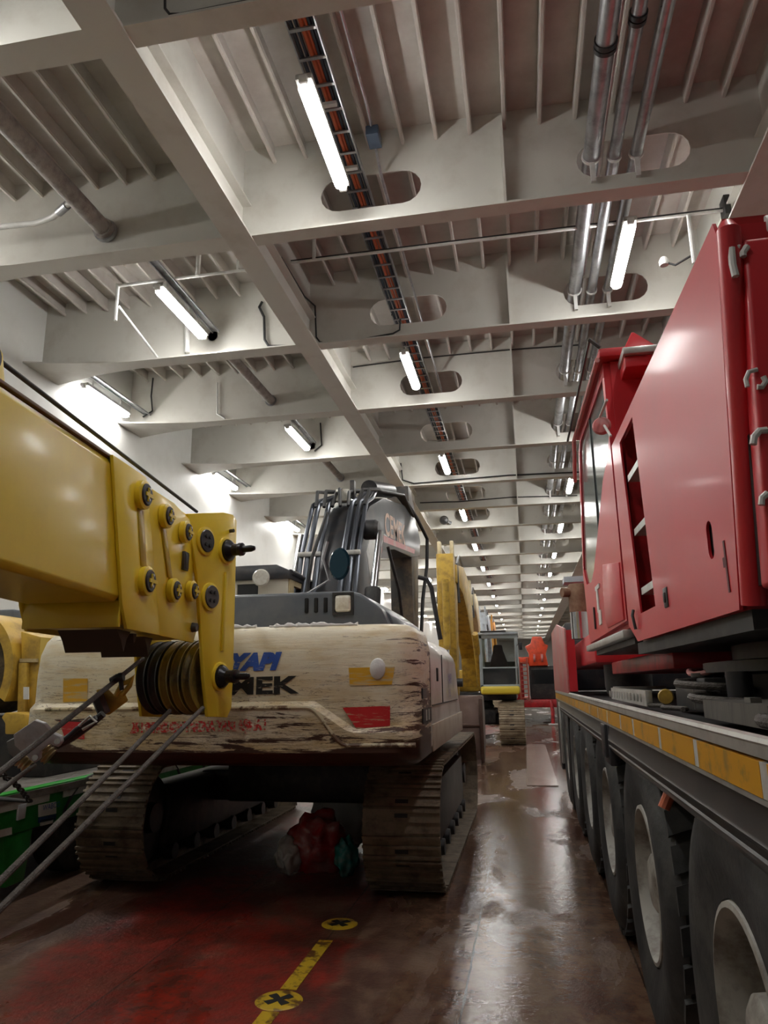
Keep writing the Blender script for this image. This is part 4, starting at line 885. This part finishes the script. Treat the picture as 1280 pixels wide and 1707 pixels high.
ps = [U(p_[0], p_[1], X=TXR + 0.035) for p_ in [(32, 1342), (45, 1339), (42, 1364), (30, 1368)]]
MB().add(ps + [p_ - Vector((0.02, 0, 0)) for p_ in ps], [(0, 1, 2, 3), (7, 6, 5, 4), (0, 4, 5, 1), (1, 5, 6, 2), (2, 6, 7, 3), (3, 7, 4, 0)]).build('hinge_bracket', greyp, tr, bevel=0.003)
# lashing chain with a hook over the trailer edge
ch = thing('lashing_chain', (-4.0, 5.6, 0.8), 'dark steel lashing chain hooked over the green trailer edge', 'chain')
path = [EYE + pray(*q) * d for q, d in (((2, 1288), 4.6), ((14, 1300), 4.75), ((27, 1308), 4.9), ((36, 1318), 5.0), ((42, 1326), 5.15), ((50, 1336), 5.25))]
def along(t):
    t *= len(path) - 1; i = min(int(t), len(path) - 2); return path[i].lerp(path[i + 1], t - i)
m = MB(); K = 15
for k in range(K):
    c = along((k + 0.5) / K); d_ = (along((k + 1) / K) - along(k / K)).normalized(); s_ = d_.cross(Vector((0, 0, 1))).normalized()
    if k % 2: s_ = d_.cross(s_)
    ring = [c + d_ * 0.034 * math.cos(t) + s_ * 0.018 * math.sin(t) for t in [i * PI / 6 for i in range(13)]]
    m.tube(ring, 0.007, 6, caps=False)
m.build('chain_links', dark, ch)
h0 = path[-1]; xh = TXR + 0.04
MB().tube([h0, (xh, h0.y + 0.02, TZ + 0.03), (xh + 0.01, h0.y + 0.05, TZ - 0.06), (xh + 0.005, h0.y + 0.04, TZ - 0.15), (xh - 0.005, h0.y - 0.0, TZ - 0.18)], [0.012, 0.025, 0.028, 0.024, 0.012], 10).build('chain_hook', black, ch)
# yellow loader parts standing on the trailer
ld = thing('wheel_loader', (-4.6, 6.3, 0.8), 'yellow earthmover with muddy wheel riding on the green trailer', 'loader')
Yl = 6.3
def P63(px, py, Y=Yl): q = U(px, py, Y=Y); return (q.x, q.z)
m = MB().prism([P63(*q) for q in [(34, 1052), (70, 1062), (68, 1225), (62, 1232), (38, 1240)]], 'y', Yl, Yl + 0.5); m.build('frame_column', yelw, ld, bevel=0.015)
m = MB().prism([P63(*q) for q in [(36, 1098), (64, 1098), (64, 1104), (36, 1104)]], 'y', Yl - 0.03, Yl); m.build('crossbar', cream, ld)
m = MB().prism([P63(*q) for q in [(36, 1105), (50, 1105), (45, 1225), (38, 1238), (33, 1238)]], 'y', Yl - 0.05, Yl + 0.1); m.build('inner_rib', yelw, ld, bevel=0.01)
oc = [P63(*q, Y=Yl - 0.2) for q in [(68, 1062), (104, 1066), (116, 1075), (104, 1092), (94, 1110), (88, 1140), (80, 1165), (76, 1212), (64, 1210), (67, 1130), (65, 1105)]]
hc = P63(84, 1097, Y=Yl - 0.2); hole = [(hc[0] + (0.028 if math.cos(t) > 0 else -0.028) * 0.6 + 0.03 * math.cos(t) + 0.03 * math.sin(t), hc[1] + (0.06 if math.sin(t) > 0 else -0.06) + 0.035 * math.sin(t)) for t in [i * PI / 8 + 0.01 for i in range(16)]]
m = plate(oc, [hole], 0.05); m.tf(Matrix(((0, 1, 0, 0), (1, 0, 0, Yl - 0.2), (0, 0, 1, 0), (0, 0, 0, 1)))); m.build('lift_arm_plate', mat('light_yellow_paint', (0.70, 0.50, 0.10), 0.4, dirt=(0.5, 0.3, 0.05), damt=0.6, dscale=6), ld)
MB().box(hc[0] - 0.05, hc[0] + 0.05, Yl - 0.16, Yl - 0.1, hc[1] - 0.11, hc[1] + 0.11).build('pivot_pins', charc, ld)
MB().prism([(P63(64, 1145)[0], P63(64, 1145)[1]), P63(72, 1145), P63(72, 1165), P63(64, 1165)], 'y', Yl - 0.215, Yl - 0.2).build('sticker', white, ld)
m = MB().prism([P63(*q, Y=Yl - 0.3) for q in [(2, 1196), (8, 1188), (40, 1190), (46, 1215), (40, 1224), (8, 1224), (8, 1206)]], 'y', Yl - 0.3, Yl); m.build('step_bracket', yelw, ld, bevel=0.01)
# arched fender and the wheel inside it
fc = U(-38, 1130, Y=Yl); R0 = U(33, 1120, Y=Yl).x - fc.x
m = MB(); vs = []; fs = []; NN = 24
for i in range(NN + 1):
    t = -0.5 + (PI / 2 + 0.5 + 0.4) * i / NN
    for r_, y in ((R0, Yl - 0.1), (R0, Yl + 0.5), (R0 - 0.09, Yl + 0.5), (R0 - 0.09, Yl - 0.1)):
        vs.append((fc.x + r_ * math.cos(t), y, fc.z + 0.05 + r_ * 1.25 * math.sin(t)))
for i in range(NN):
    for k in range(4): fs.append((i * 4 + k, i * 4 + (k + 1) % 4, (i + 1) * 4 + (k + 1) % 4, (i + 1) * 4 + k))
fs += [(0, 1, 2, 3), (NN * 4 + 3, NN * 4 + 2, NN * 4 + 1, NN * 4)]
m.add(vs, fs).build('fender', yelw, ld)
MB().lathe([(0, -0.1), (R0 * 0.6, -0.1), (R0 - 0.1, -0.05), (R0 - 0.08, 0.1), (R0 - 0.08, 0.4), (0, 0.4)], (fc.x, Yl + 0.05, fc.z + 0.03), (0, 1, 0), 40).build('muddy_wheel', mud, ld)
q = U(16, 1030, Y=Yl + 0.4); MB().box(q.x - 0.3, q.x + 0.12, Yl + 0.3, Yl + 0.8, q.z - 0.25, q.z + 0.08).build('grey_housing', hoodm, ld, bevel=0.03)
MB().box(fc.x - 0.4, U(70, 1200, Y=Yl).x, Yl + 0.1, Yl + 1.2, 0.8, 1.35).build('lower_frame', dark, ld, bevel=0.02)

# ================================================================ sacks on the deck under the excavator
def sack(name, c, s_, m_, lab, seed):
    random.seed(seed); bm = bmesh.new(); bmesh.ops.create_icosphere(bm, subdivisions=4, radius=1)
    from mathutils import noise as mn
    for v in bm.verts:
        n_ = mn.noise(v.co * 2.2 + Vector((seed, 0, 0))) * 0.30 + mn.noise(v.co * 6 + Vector((0, seed, 0))) * 0.10
        v.co = v.co * (1 + n_); v.co.x *= s_[0]; v.co.y *= s_[1]; v.co.z *= s_[2]
    zmin = min(v.co.z for v in bm.verts)
    m = MB().add([v.co + Vector((c[0], c[1], -zmin * 0.9)) for v in bm.verts], [[v.index for v in f.verts] for f in bm.faces]); bm.free()
    m.v = [(x, y, max(z, 0.002)) for x, y, z in m.v]
    tag(m.build(name, m_, None, ang=60), lab, 'sack', 'plastic sacks under the excavator')
sack('plastic_sack', (-1.88, 6.75), (0.25, 0.2, 0.26), redpl, 'shiny crumpled red plastic sack on the deck between the excavator tracks', 1)
sack('plastic_sack', (-2.12, 6.62), (0.12, 0.12, 0.15), whitepl, 'small pale sack at the left foot of the red plastic sack', 5)
sack('plastic_sack', (-1.60, 6.62), (0.10, 0.12, 0.16), teal, 'small teal plastic sack between the red and white ones', 8)
sack('plastic_sack', (-1.86, 7.62), (0.30, 0.14, 0.36), whitepl, 'tall white sack standing behind the red and teal ones', 12)
# ================================================================ MACHINES FURTHER DOWN THE DECK
def far_machine(label, cx, yf, col, cabm, arm_x, arm_y, top_z, mshoe, cab_side=1, with_cab=True, bucket=True, loc_name='excavator'):
    """tracked excavator facing the camera: track fronts at yf, boom folded up towards the viewer, arm vertical"""
    e = thing(loc_name, (cx, yf + 2.2, 0), label, 'excavator')
    undercarriage(e, cx, yf + 2.2, 2.42, 0.66, 4.4, 1.08, mshoe, dark)
    MB().box(cx - 1.35, cx + 1.35, yf + 1.7, yf + 5.2, 1.12, 1.36).build('upper_frame', charc, e, bevel=0.03)
    MB().prism([(cx - 1.4, 1.36), (cx + 1.4, 1.36), (cx + 1.4, 1.85), (cx + 1.25, 2.0), (cx - 1.25, 2.0), (cx - 1.4, 1.85)], 'y', yf + 2.9, yf + 5.4).build('engine_house', col, e, bevel=0.05)
    MB().box(cx - 1.4, cx - 0.45, yf + 1.2, yf + 2.9, 1.36, 1.95).build('tool_box', col, e, bevel=0.04)
    if with_cab:
        x0, x1 = (cx + 0.42, cx + 1.46); y0 = yf + 0.25; z0, z1 = 1.30, 2.88
        MB().box(x0, x1, y0 - 0.04, y0 + 1.6, z0, z0 + 0.22).build('cab_floor_panel', mat('bright_yellow_panel', (0.72, 0.55, 0.05), 0.35), e, bevel=0.06, seg=3)
        # frame posts, glass, seat
        fr = MB()
        for (a, b_) in ((x0 + 0.03, y0 + 0.04), (x1 - 0.05, y0 + 0.04), (x0 + 0.03, y0 + 1.55), (x1 - 0.05, y0 + 1.55)):
            fr.box(a - 0.04, a + 0.05, b_ - 0.04, b_ + 0.04, z0 + 0.2, z1)
        fr.box(x0, x1, y0, y0 + 0.06, z0 + 0.2, z0 + 0.26); fr.box(x0, x1, y0, y0 + 0.06, z1 - 0.10, z1); fr.box(x0, x1, y0, y0 + 0.05, z0 + 0.68, z0 + 0.72)
        fr.build('cab_frame', mat('blue_grey_cab_paint', (0.36, 0.41, 0.42), 0.4), e, bevel=0.012)
        MB().box(x0 - 0.02, x1 + 0.02, y0 - 0.06, y0 + 1.62, z1, z1 + 0.07).build('cab_roof', cabm, e, bevel=0.02)
        MB().box(x0 + 0.05, x1 - 0.3, y0 - 0.07, y0 + 0.3, z1 + 0.07, z1 + 0.11).build('roof_visor', dark, e, bevel=0.01)
        MB().box(x0 + 0.08, x1 - 0.1, y0 + 0.025, y0 + 0.035, z0 + 0.26, z0 + 0.68).build('lower_window', glassd, e)
        gm = bpy.data.materials.get('clear_glass') or bpy.data.materials.new('clear_glass')
        gm.use_nodes = True; g_ = gm.node_tree.nodes['Principled BSDF']; g_.inputs['Transmission Weight'].default_value = 1.0
        g_.inputs['Base Color'].default_value = (0.8, 0.88, 0.86, 1); g_.inputs['Roughness'].default_value = 0.03; g_.inputs['IOR'].default_value = 1.1
        MB().box(x0 + 0.08, x1 - 0.1, y0 + 0.025, y0 + 0.031, z0 + 0.72, z1 - 0.1).build('windscreen', gm, e)
        MB().box(x1 - 0.012, x1 - 0.004, y0 + 0.1, y0 + 1.5, z0 + 0.72, z1 - 0.1).build('side_window', gm, e)
        st_ = mat('dark_seat_fabric', (0.05, 0.03, 0.03), 0.8); xm = (x0 + x1) / 2 - 0.04
        MB().box(x0 + 0.06, x1 - 0.08, y0 + 1.5, y0 + 1.53, z0 + 0.3, z0 + 0.9).build('rear_panel', charc, e)
        s_ = MB().prism([(xm - 0.27, z0 + 0.62), (xm + 0.27, z0 + 0.62), (xm + 0.24, z0 + 0.9), (xm + 0.14, z0 + 1.18), (xm + 0.12, z0 + 1.35), (xm - 0.12, z0 + 1.35), (xm - 0.14, z0 + 1.18), (xm - 0.22, z0 + 0.9)], 'y', y0 + 0.8, y0 + 0.95)
        s_.box(xm - 0.25, xm + 0.25, y0 + 0.4, y0 + 0.95, z0 + 0.5, z0 + 0.65); s_.build('seat', st_, e, bevel=0.04)
        MB().box(x1 + 0.03, x1 + 0.12, y0 - 0.05, y0, z1 - 0.42, z1 - 0.22).build('mirror', dark, e, bevel=0.015)
        MB().tube([(x1 - 0.02, y0, z1 - 0.3), (x1 + 0.06, y0 - 0.02, z1 - 0.2), (x1 + 0.06, y0 - 0.02, z1 - 0.25)], 0.012, 6).build('mirror_arm', dark, e)
    # boom: from the turntable up and towards the camera
    ax = arm_x; hw = 0.20; yb = yf + 2.2; ya = arm_y
    b_ = [(yb, 1.5), (yb - 0.1, 2.2), (ya + (yb - ya) * 0.62, top_z - 0.05), (ya + (yb - ya) * 0.35, top_z + 0.10), (ya + 0.15, top_z - 0.15), (ya + 0.10, top_z - 0.55),
          (ya + (yb - ya) * 0.28, top_z - 0.62), (ya + (yb - ya) * 0.48, top_z - 0.95), (yb - 0.9, 2.3), (yb - 0.75, 1.5)]
    xb = (ax + 3 * cx) / 4
    def bx(m): return m
    MB().prism(b_, 'x', ax - hw + 0.02, ax + hw + 0.02).build('boom', col, e, bevel=0.02)
    MB().prism([(p_[0], p_[1]) for p_ in [(ya - 0.22, top_z + 0.05), (ya + 0.2, top_z + 0.02), (ya + 0.55, top_z - 0.8), (ya + 0.30, 1.4), (ya + 0.05, 1.3), (ya - 0.1, 1.45), (ya - 0.22, 3.0)]], 'x', ax - hw, ax + hw - 0.02).build('arm', col, e, bevel=0.02)
    for s_ in (-1, 1): MB().prism([(ya - 0.15, top_z), (ya + 0.15, top_z), (ya + 0.1, top_z + 0.35), (ya - 0.1, top_z + 0.35)], 'x', ax + s_ * 0.14 - 0.04, ax + s_ * 0.14 + 0.04).build('arm_lug', cream if col == yelw else col, e, bevel=0.01)
    MB().cyl((ax, ya - 0.34, top_z - 0.55), (ax, ya - 0.36, 2.3), 0.075, 16).build('bucket_cylinder', col, e)
    MB().cyl((ax, ya - 0.36, 2.3), (ax, ya - 0.36, 1.75), 0.045, 12).build('cylinder_rod', chrome, e)
    for s_ in (-1, 1):
        MB().cyl((ax + s_ * 0.36, yb - 1.2, 1.6), (ax + s_ * 0.33, ya + (yb - ya) * 0.62, 2.9), 0.085, 14).build('boom_cylinder', col, e)
        MB().tube([(ax + s_ * 0.17, ya + 2.6, top_z + 0.15), (ax + s_ * 0.17, ya + 1.4, top_z + 0.25), (ax + s_ * 0.2, ya + 0.4, top_z - 0.1), (ax + s_ * 0.24, ya + 0.2, top_z - 1.0)], 0.03, 6).build('hydraulic_hose', dark, e)
    if bucket:
        m = MB().prism([(ya - 0.2, 1.35), (ya + 0.4, 1.35), (ya + 0.62, 0.9), (ya + 0.5, 0.3), (ya + 0.1, 0.03), (ya - 0.5, 0.02), (ya - 0.42, 0.35), (ya - 0.40, 0.9)], 'x', ax - 0.02, ax + 0.68)
        m.box(ax - 0.02, ax + 0.68, ya - 0.46, ya - 0.40, 0.72, 0.80); m.box(ax + 0.62, ax + 0.70, ya - 0.5, ya - 0.36, 0.03, 1.3)
        bk = m.build('bucket', brownm, e, bevel=0.03)
        m = MB().box(ax - 0.62, ax - 0.02, ya - 0.4, ya + 0.4, 0.05, 1.3); m.build('bucket_side', brownm, e, bevel=0.03)
        m = MB().tube([(ax - 0.25, ya - 0.1, 1.62), (ax + 0.28, ya - 0.1, 1.62)], 0.09, 14); m.tube([(ax, ya - 0.1, 1.62), (ax, ya + 0.1, 1.3)], 0.12, 10); m.build('bucket_link', dark, e)
        for k in range(5):
            x = ax - 0.5 + 0.27 * k; MB().prism([(ya - 0.5, 0.02), (ya - 0.48, 0.10), (ya - 0.66, 0.03), (ya - 0.68, 0.0)], 'x', x - 0.05, x + 0.05).build('bucket_tooth', brownm, e)
    return e
far_machine('yellow tracked excavator facing the camera with glazed cab and brown bucket on the wet lane', -1.6, 20.0, yelw, pale, -1.58, 16.0, 4.35, shoef)
far_machine('pale cream excavator whose boom rises just behind the yellow one', -2.2, 30.6, cream, white, -1.95, 26.8, 4.95, shoef, with_cab=False, bucket=False)
far_machine('pale blue-grey excavator with upright boom beyond the cream one', -2.35, 41.2, pale, white, -1.93, 37.2, 5.03, shoef, with_cab=False, bucket=False)
far_machine('small orange-topped excavator behind the pale blue-grey boom', -2.35, 51.5, mat('orange_paint', (0.75, 0.33, 0.04), 0.4), white, -2.0, 47.2, 5.5, shoef, with_cab=False, bucket=False)

# far red crane truck with ladder
fr = thing('crane_truck', (0.6, 32.0, 0), 'distant orange-red crane truck with ladder at the end of the lane', 'truck')
MB().box(-0.45, 1.9, 30.0, 38, 0.65, 0.95).build('chassis', redd, fr, bevel=0.03)
MB().box(0.2, 1.9, 30.4, 32.5, 0.95, 2.25).build('driver_cab', dark, fr, bevel=0.06)
MB().box(0.25, 1.85, 30.38, 30.40, 1.55, 2.1).build('windscreen', glassd, fr)
MB().prism([(0.18, 2.25), (0.95, 2.25), (0.88, 2.7), (1.0, 3.05), (0.85, 3.1), (0.75, 3.4), (0.38, 3.4), (0.3, 3.12), (0.08, 3.02), (0.22, 2.75)], 'y', 30.2, 31.0).build('boom_head', orr, fr, bevel=0.04)
MB().box(0.35, 0.8, 31.0, 38, 2.45, 3.1).build('boom', orr, fr, bevel=0.03)
for x in (0.42, 0.72): MB().lathe([(0, -0.04), (0.15, -0.04), (0.15, 0.04), (0, 0.04)], (x, 30.15, 2.55), (1, 0, 0), 20).build('sheave', redf, fr)
m = MB()
for x in (-0.18, 0.12): m.box(x - 0.03, x + 0.03, 29.9, 29.96, 0.9, 2.55)
for k in range(9): m.box(-0.18, 0.12, 29.9, 29.95, 1.0 + 0.17 * k, 1.04 + 0.17 * k)
m.build('ladder', mat('brownish_red_paint', (0.35, 0.08, 0.05), 0.5), fr)
MB().box(-0.35, 0.2, 30.2, 31.2, 2.35, 2.6).build('upper_box', orr, fr, bevel=0.03)
MB().box(-0.42, -0.05, 30.3, 33, 0.95, 2.35).build('tool_locker', redd, fr, bevel=0.03)
for k in range(4): MB().box(-0.45 + 0.05 * (k % 2), -0.25, 30.1, 30.3, 1.9 + 0.12 * k, 1.95 + 0.12 * k).build('wrapped_hose', mat('straw_orange', (0.7, 0.4, 0.15), 0.5), fr)
MB().cyl((-0.36, 30.1, 1.15), (-0.36, 30.1, 1.55), 0.09, 16).build('warning_cylinder', amber, fr)
for x in (-0.25, 1.7):
    MB().lathe([(0.2, -0.14), (0.5, -0.14), (0.52, 0), (0.5, 0.14), (0.0, 0.14)], (x, 30.7, 0.52), (1, 0, 0), 28).build('wheel', tyre, fr)
MB().tube([(0.95, 30.0, 0.9), (1.0, 29.9, 0.5), (0.98, 29.9, 0.05)], 0.07, 10).build('outrigger_leg', redd, fr)
MB().box(0.8, 1.2, 29.7, 30.1, 0.0, 0.05).build('outrigger_pad', white, fr, bevel=0.01)
tag(MB().box(-0.06, 0.43, 12.45, 20.6, 0.0, 0.012).build('floor_plate', mat('pale_wet_steel', (0.33, 0.27, 0.23), 0.22, 0.2, dirt=(0.2, 0.10, 0.07), damt=0.9, dscale=2, bump=0.2, bscale=15)), 'long pale steel plate lying on the wet lane beside the crane', 'plate')

# ================================================================ DECK MARKINGS
ln = MB().box(-1.395, -1.305, 4.24, 5.02, 0, 0.004); ln.box(-1.395, -1.305, 1.0, 3.96, 0, 0.004)
tag(ln.build('yellow_line', ylm), 'worn yellow painted line on the red deck between two lashing points', 'floor marking')
for (x, y), lab in zip(((-1.355, 4.10), (-1.345, 5.36)), ('round yellow lashing point nearest the camera, in the worn line', 'round yellow lashing point close behind the right track')):
    t = thing('lashing_point', (x, y, 0), lab, 'lashing point', 'lashing points along the yellow line')
    MB().lathe([(0, 0.006), (0.115, 0.006), (0.125, 0.0)], (x, y, 0), (0, 0, 1), 36).build('cover_ring', ylm, t)
    cr = []
    for k in range(4):
        a = PI / 4 + k * PI / 2
        for da, r_ in ((-0.42, 0.055), (-0.30, 0.078), (0.30, 0.078), (0.42, 0.055)): cr.append((x + r_ * math.cos(a + da), y + r_ * math.sin(a + da)))
        cr.append((x + 0.022 * math.cos(a + PI / 4), y + 0.022 * math.sin(a + PI / 4)))
    MB().prism(cr, 'z', 0.0055, 0.0085).build('cross_socket', mat('socket_dark', (0.01, 0.009, 0.008), 0.7), t)

# ================================================================ PIPES, TRAYS AND CABLES UNDER THE CEILING
for x, r_, z, lab in ((0.885, 0.078, 6.40, 'thick galvanized pipe, left of the three running under the ceiling'),
                      (1.09, 0.055, 6.37, 'galvanized pipe in the middle of the three under the ceiling'),
                      (1.285, 0.055, 6.37, 'galvanized pipe, right of the three running under the ceiling')):
    t = thing('ceiling_pipe', (x, 0, z), lab, 'pipe', 'galvanized pipes in the right of the middle bay')
    MB().tube([(x, -5.5, z), (x, 60, z)], r_, 16).build('pipe', galv, t)
    if r_ > 0.07 or x < 1.2:
        yc = 4.85 if r_ > 0.07 else 4.62
        for dy_ in (0, 0.05): MB().lathe([(r_, -0.018), (r_ + 0.012, -0.018), (r_ + 0.012, 0.018), (r_, 0.018)], (x, yc + dy_, z), (0, 1, 0), 20).build('coupling_band', dark, t)
    for yb_ in BEAMS[3:17]:
        if yb_ < 0: continue
        MB().lathe([(r_, -0.012), (r_ + 0.014, -0.012), (r_ + 0.014, 0.012), (r_, 0.012)], (x, yb_ - 0.03, z), (0, 1, 0), 16).build('clamp', white, t)
        if x != 1.09: MB().box(x - 0.022, x + 0.022, yb_ - 0.05, yb_ - 0.016, 6.12, z - r_).build('bracket', white, t)
tag(MB().tube([(0.99, -5, 6.52), (0.99, 8.4, 6.52)], 0.02, 8).build('conduit', white), 'thin pale conduit squeezed between the galvanized pipes', 'conduit')
t = thing('cable_tray', (-1.38, 0, 6.45), 'ladder cable tray with orange and black cables beside the left lamp row', 'cable tray')
for x in (-1.49, -1.27): MB().box(x - 0.006, x + 0.006, -5.5, 60, 6.43, 6.49).build('side_rail', galv, t)
m = MB(); y = -5.4
while y < 45: m.box(-1.49, -1.27, y - 0.014, y + 0.014, 6.43, 6.445); y += 0.27
m.build('rungs', galv, t)['kind'] = 'stuff'
for i, (x, mm, r_) in enumerate(((-1.46, bluec, 0.016), (-1.425, bluec, 0.014), (-1.385, orangec, 0.020), (-1.35, orangec, 0.012), (-1.32, bluec, 0.016), (-1.29, bluec, 0.012))):
    MB().tube([(x + 0.006 * math.sin(yy * 1.3 + i), yy, 6.462 + 0.004 * math.sin(yy * 2 + i)) for yy in [-5.4 + 0.8 * q for q in range(82)]], r_, 6).build('cable', mm, t)
for x, y_ in ((-1.36, 5.05), (-1.36, 5.85)): MB().box(x - 0.06, x + 0.06, y_ - 0.02, y_ + 0.02, 6.40, 6.43).build('bracket', white, t)
t = thing('conduit', (-1.08, 0, 6.6), 'thin grey conduit with junction box beside the cable tray', 'conduit')
MB().tube([(-1.10, -5, 6.62), (-1.10, 5.4, 6.62), (-1.12, 6.1, 6.5), (-1.12, 12, 6.46)], 0.014, 8).build('pipe', galv, t)
MB().box(-1.16, -1.04, 5.55, 5.75, 6.5, 6.6).build('junction_box', bluec, t, bevel=0.01)
# lagged pipe in the left bay
t = thing('lagged_pipe', (-4.09, 0, 6.3), 'lagged grey pipe ending at the first beam in the left bay', 'pipe')
MB().tube([(-4.09, -5.5, 6.3), (-4.09, 6.16, 6.3)], 0.09, 20).build('lagging', lagg, t)
MB().lathe([(0.09, -0.02), (0.125, -0.02), (0.125, 0.02), (0.09, 0.02)], (-4.09, 6.12, 6.3), (0, 1, 0), 24).build('flange', galv, t)
MB().cyl((-4.09, 6.05, 6.3), (-4.09, 6.14, 6.3), 0.11, 24).build('collar', lagg, t)
t = thing('branch_pipe', (-4.6, 5.8, 6.28), 'small pale branch pipe bending up to the lagged pipe', 'pipe')
MB().tube([U(-80, 386, Z=6.28), U(60, 372, Z=6.28), U(88, 362, Z=6.28), U(108, 345, Z=6.28), (-4.14, 5.60, 6.28)], 0.03, 12).build('pipe', white, t)
MB().cyl(U(98, 354, Z=6.28), U(112, 342, Z=6.28), 0.042, 14).build('union', galv, t)
for i, (y0, y1) in enumerate(((8.58, 11.0), (13.42, 15.84), (18.26, 20.68))):
    t = thing('lagged_pipe', (-3.96, y0, 6.3), 'short run of brownish pipe in the left bay, %s beyond the nearest' % ORD[i], 'pipe', 'pipe runs in alternate left bays')
    MB().tube([(-3.96, y0 - 0.0, 6.3), (-3.96, y1 + 0.0, 6.3)], 0.075, 16).build('pipe', lagg, t)
    MB().lathe([(0.0, -0.015), (0.1, -0.015), (0.1, 0.0)], (-3.96, y1 - 0.03, 6.3), (0, 1, 0), 20).build('end_flange', galv, t)
# cable rails above the left lamps
k = 0
for x, z, ys in ((-3.88, 6.30, (6.5, 11.3, 16.2)), (-6.22, 6.22, (9.1, 14.0, 18.8))):
    for i, y in enumerate(ys):
        m = MB()
        for dx_ in (-0.045, 0.045): m.box(x + dx_ - 0.006, x + dx_ + 0.006, y, y + 2.0, z, z + 0.03)
        m.box(x - 0.04, x + 0.04, y, y + 2.0, z + 0.02, z + 0.03)
        tag(m.build('cable_rail', galv), 'slim grey cable rail over the %s lamp of the row %s' % (ORD[i + (1 if x < -5 else 0)] if 0 else ORD[i], 'along the left hull' if x < -5 else 'left of the girder'), 'cable rail', 'cable rails over the left lamps')
def run(pts, r_, m_, name, lab, cat, group=None, n=8):
    return tag(MB().tube(pts, r_, n).build(name, m_), lab, cat, group)
# thin cross pipe of the second bay, with droppers
t = thing('cross_pipe', (0, 7.2, 6.36), 'thin pale pipe crossing the second bay above the right lamp', 'pipe')
MB().tube([(-2.4, 7.2, 6.37), (2.33, 7.2, 6.37)], 0.017, 8).build('pipe', white, t)
MB().tube([(-2.4, 7.2, 6.398), (2.33, 7.2, 6.398)], 0.008, 6).build('cable', black, t)
for x, z0, z1 in ((-2.12, 6.37, 6.86), (1.96, 5.80, 6.37)): MB().tube([(x, 7.2, z0), (x, 7.2, z1)], 0.022, 8).build('dropper', white, t)
MB().box(2.30, 2.36, 7.12, 7.28, 6.28, 6.5).build('fixing_plate', dark, t)
MB().tube([(1.96, 7.2, 5.9), (1.80, 7.3, 5.86), (1.72, 7.35, 5.93)], 0.012, 8).build('socket_arm', black, t)
MB().lathe([(0, 0), (0.045, 0.0), (0.05, 0.05), (0.03, 0.09), (0, 0.1)], (1.70, 7.35, 5.90), (0, 0, 1), 16).build('socket', white, t)
t = thing('cross_pipe', (-3.8, 7.2, 6.34), 'thin pale angled pipe hanging behind the nearest left-bay lamp', 'pipe')
MB().tube([(-4.58, 7.2, 6.34), (-2.95, 7.2, 6.35), (-2.85, 7.9, 6.35), (-2.82, 8.5, 6.4)], 0.02, 8).build('pipe', white, t)
MB().tube([(-4.58, 7.2, 6.36), (-4.58, 7.2, 5.88)], 0.022, 8).build('dropper', white, t)
MB().tube([(-4.56, 7.2, 6.08), U(262, 595, Z=6.05)], 0.016, 8).build('brace', white, t)
MB().tube([(-3.55, 7.2, 6.34), (-3.55, 7.2, 7.0)], 0.03, 8).build('hanger', white, t)
MB().tube([(-3.05, 7.2, 6.34), (-3.05, 7.2, 7.0)], 0.015, 8).build('hanger', white, t)
# vertical pipe on the left second web
run([U(312, 470, Y=8.53), U(312, 588, Y=8.53)], 0.035, white, 'drain_pipe', 'short white vertical pipe on the web behind the nearest left-bay lamp', 'pipe')
# black cables clipped to the webs
run([U(*q, Y=8.545) for q in ((437, 503), (432, 512), (440, 528), (441, 566), (448, 577), (500, 576))], 0.018, black, 'cable', 'black cable clipped to the left web with a socket at its top', 'cable')
run([(-2.55, 7.3, 6.52), (-2.54, 8.2, 6.52)] + [U(*q, Y=8.545) for q in ((525, 510), (527, 562), (533, 570), (546, 573), (600, 566), (655, 556), (666, 550), (667, 532))], 0.012, black, 'cable', 'black cable looping along the second web towards the cable tray', 'cable')
run([U(*q, Y=15.80) for q in ((668, 772), (671, 800), (690, 806), (755, 800), (850, 792), (965, 787))], 0.016, black, 'cable', 'black cable sagging across the fifth web', 'cable')
run([U(*q, Y=18.23) for q in ((700, 838), (768, 836), (850, 829), (962, 826))], 0.014, black, 'cable', 'dark cable running along the sixth web', 'cable')
run([U(*q, Y=10.97) for q in ((588, 612), (700, 597), (850, 583), (965, 575))], 0.012, black, 'cable', 'thin dark cable high across the third web', 'cable')
run([U(*q, Y=3.68) for q in ((275, -20), (275, 14), (283, 24), (300, 24), (350, 14), (400, 4), (430, -2))], 0.010, black, 'cable', 'black cable clipped to the nearest web at the top of the view', 'cable')
for i, q in enumerate(((362, 640, 695, 8.6), (254, 628, 690, 11.0))): pass
run([U(*q, Y=10.96) for q in ((362, 638), (362, 690), (375, 698))], 0.016, white, 'pipe_stub', 'thin pale angled pipe on the third web of the left bay', 'pipe')
run([U(*q, Y=10.96) for q in ((255, 630), (252, 660), (254, 685), (238, 695))], 0.014, black, 'cable', 'dark cable dropping beside the nearest hull-side lamp', 'cable')
run([U(*q, Y=13.38) for q in ((534, 705), (536, 742), (524, 752))], 0.016, black, 'cable', 'dark cable dropping behind the second left-bay lamp', 'cable')
t = thing('security_camera', (-2.05, 20.5, 6.2), 'small dark camera dome on a far white web beside the long girder', 'camera')
MB().lathe([(0, -0.1), (0.12, -0.1), (0.13, 0), (0.1, 0.08), (0, 0.12)], U(740, 867, Y=20.4), (0.2, -1, -0.2), 20).build('dome', dark, t)
MB().tube([U(740, 867, Y=20.5), U(752, 872, Y=20.6)], 0.05, 8).build('bracket', galv, t)
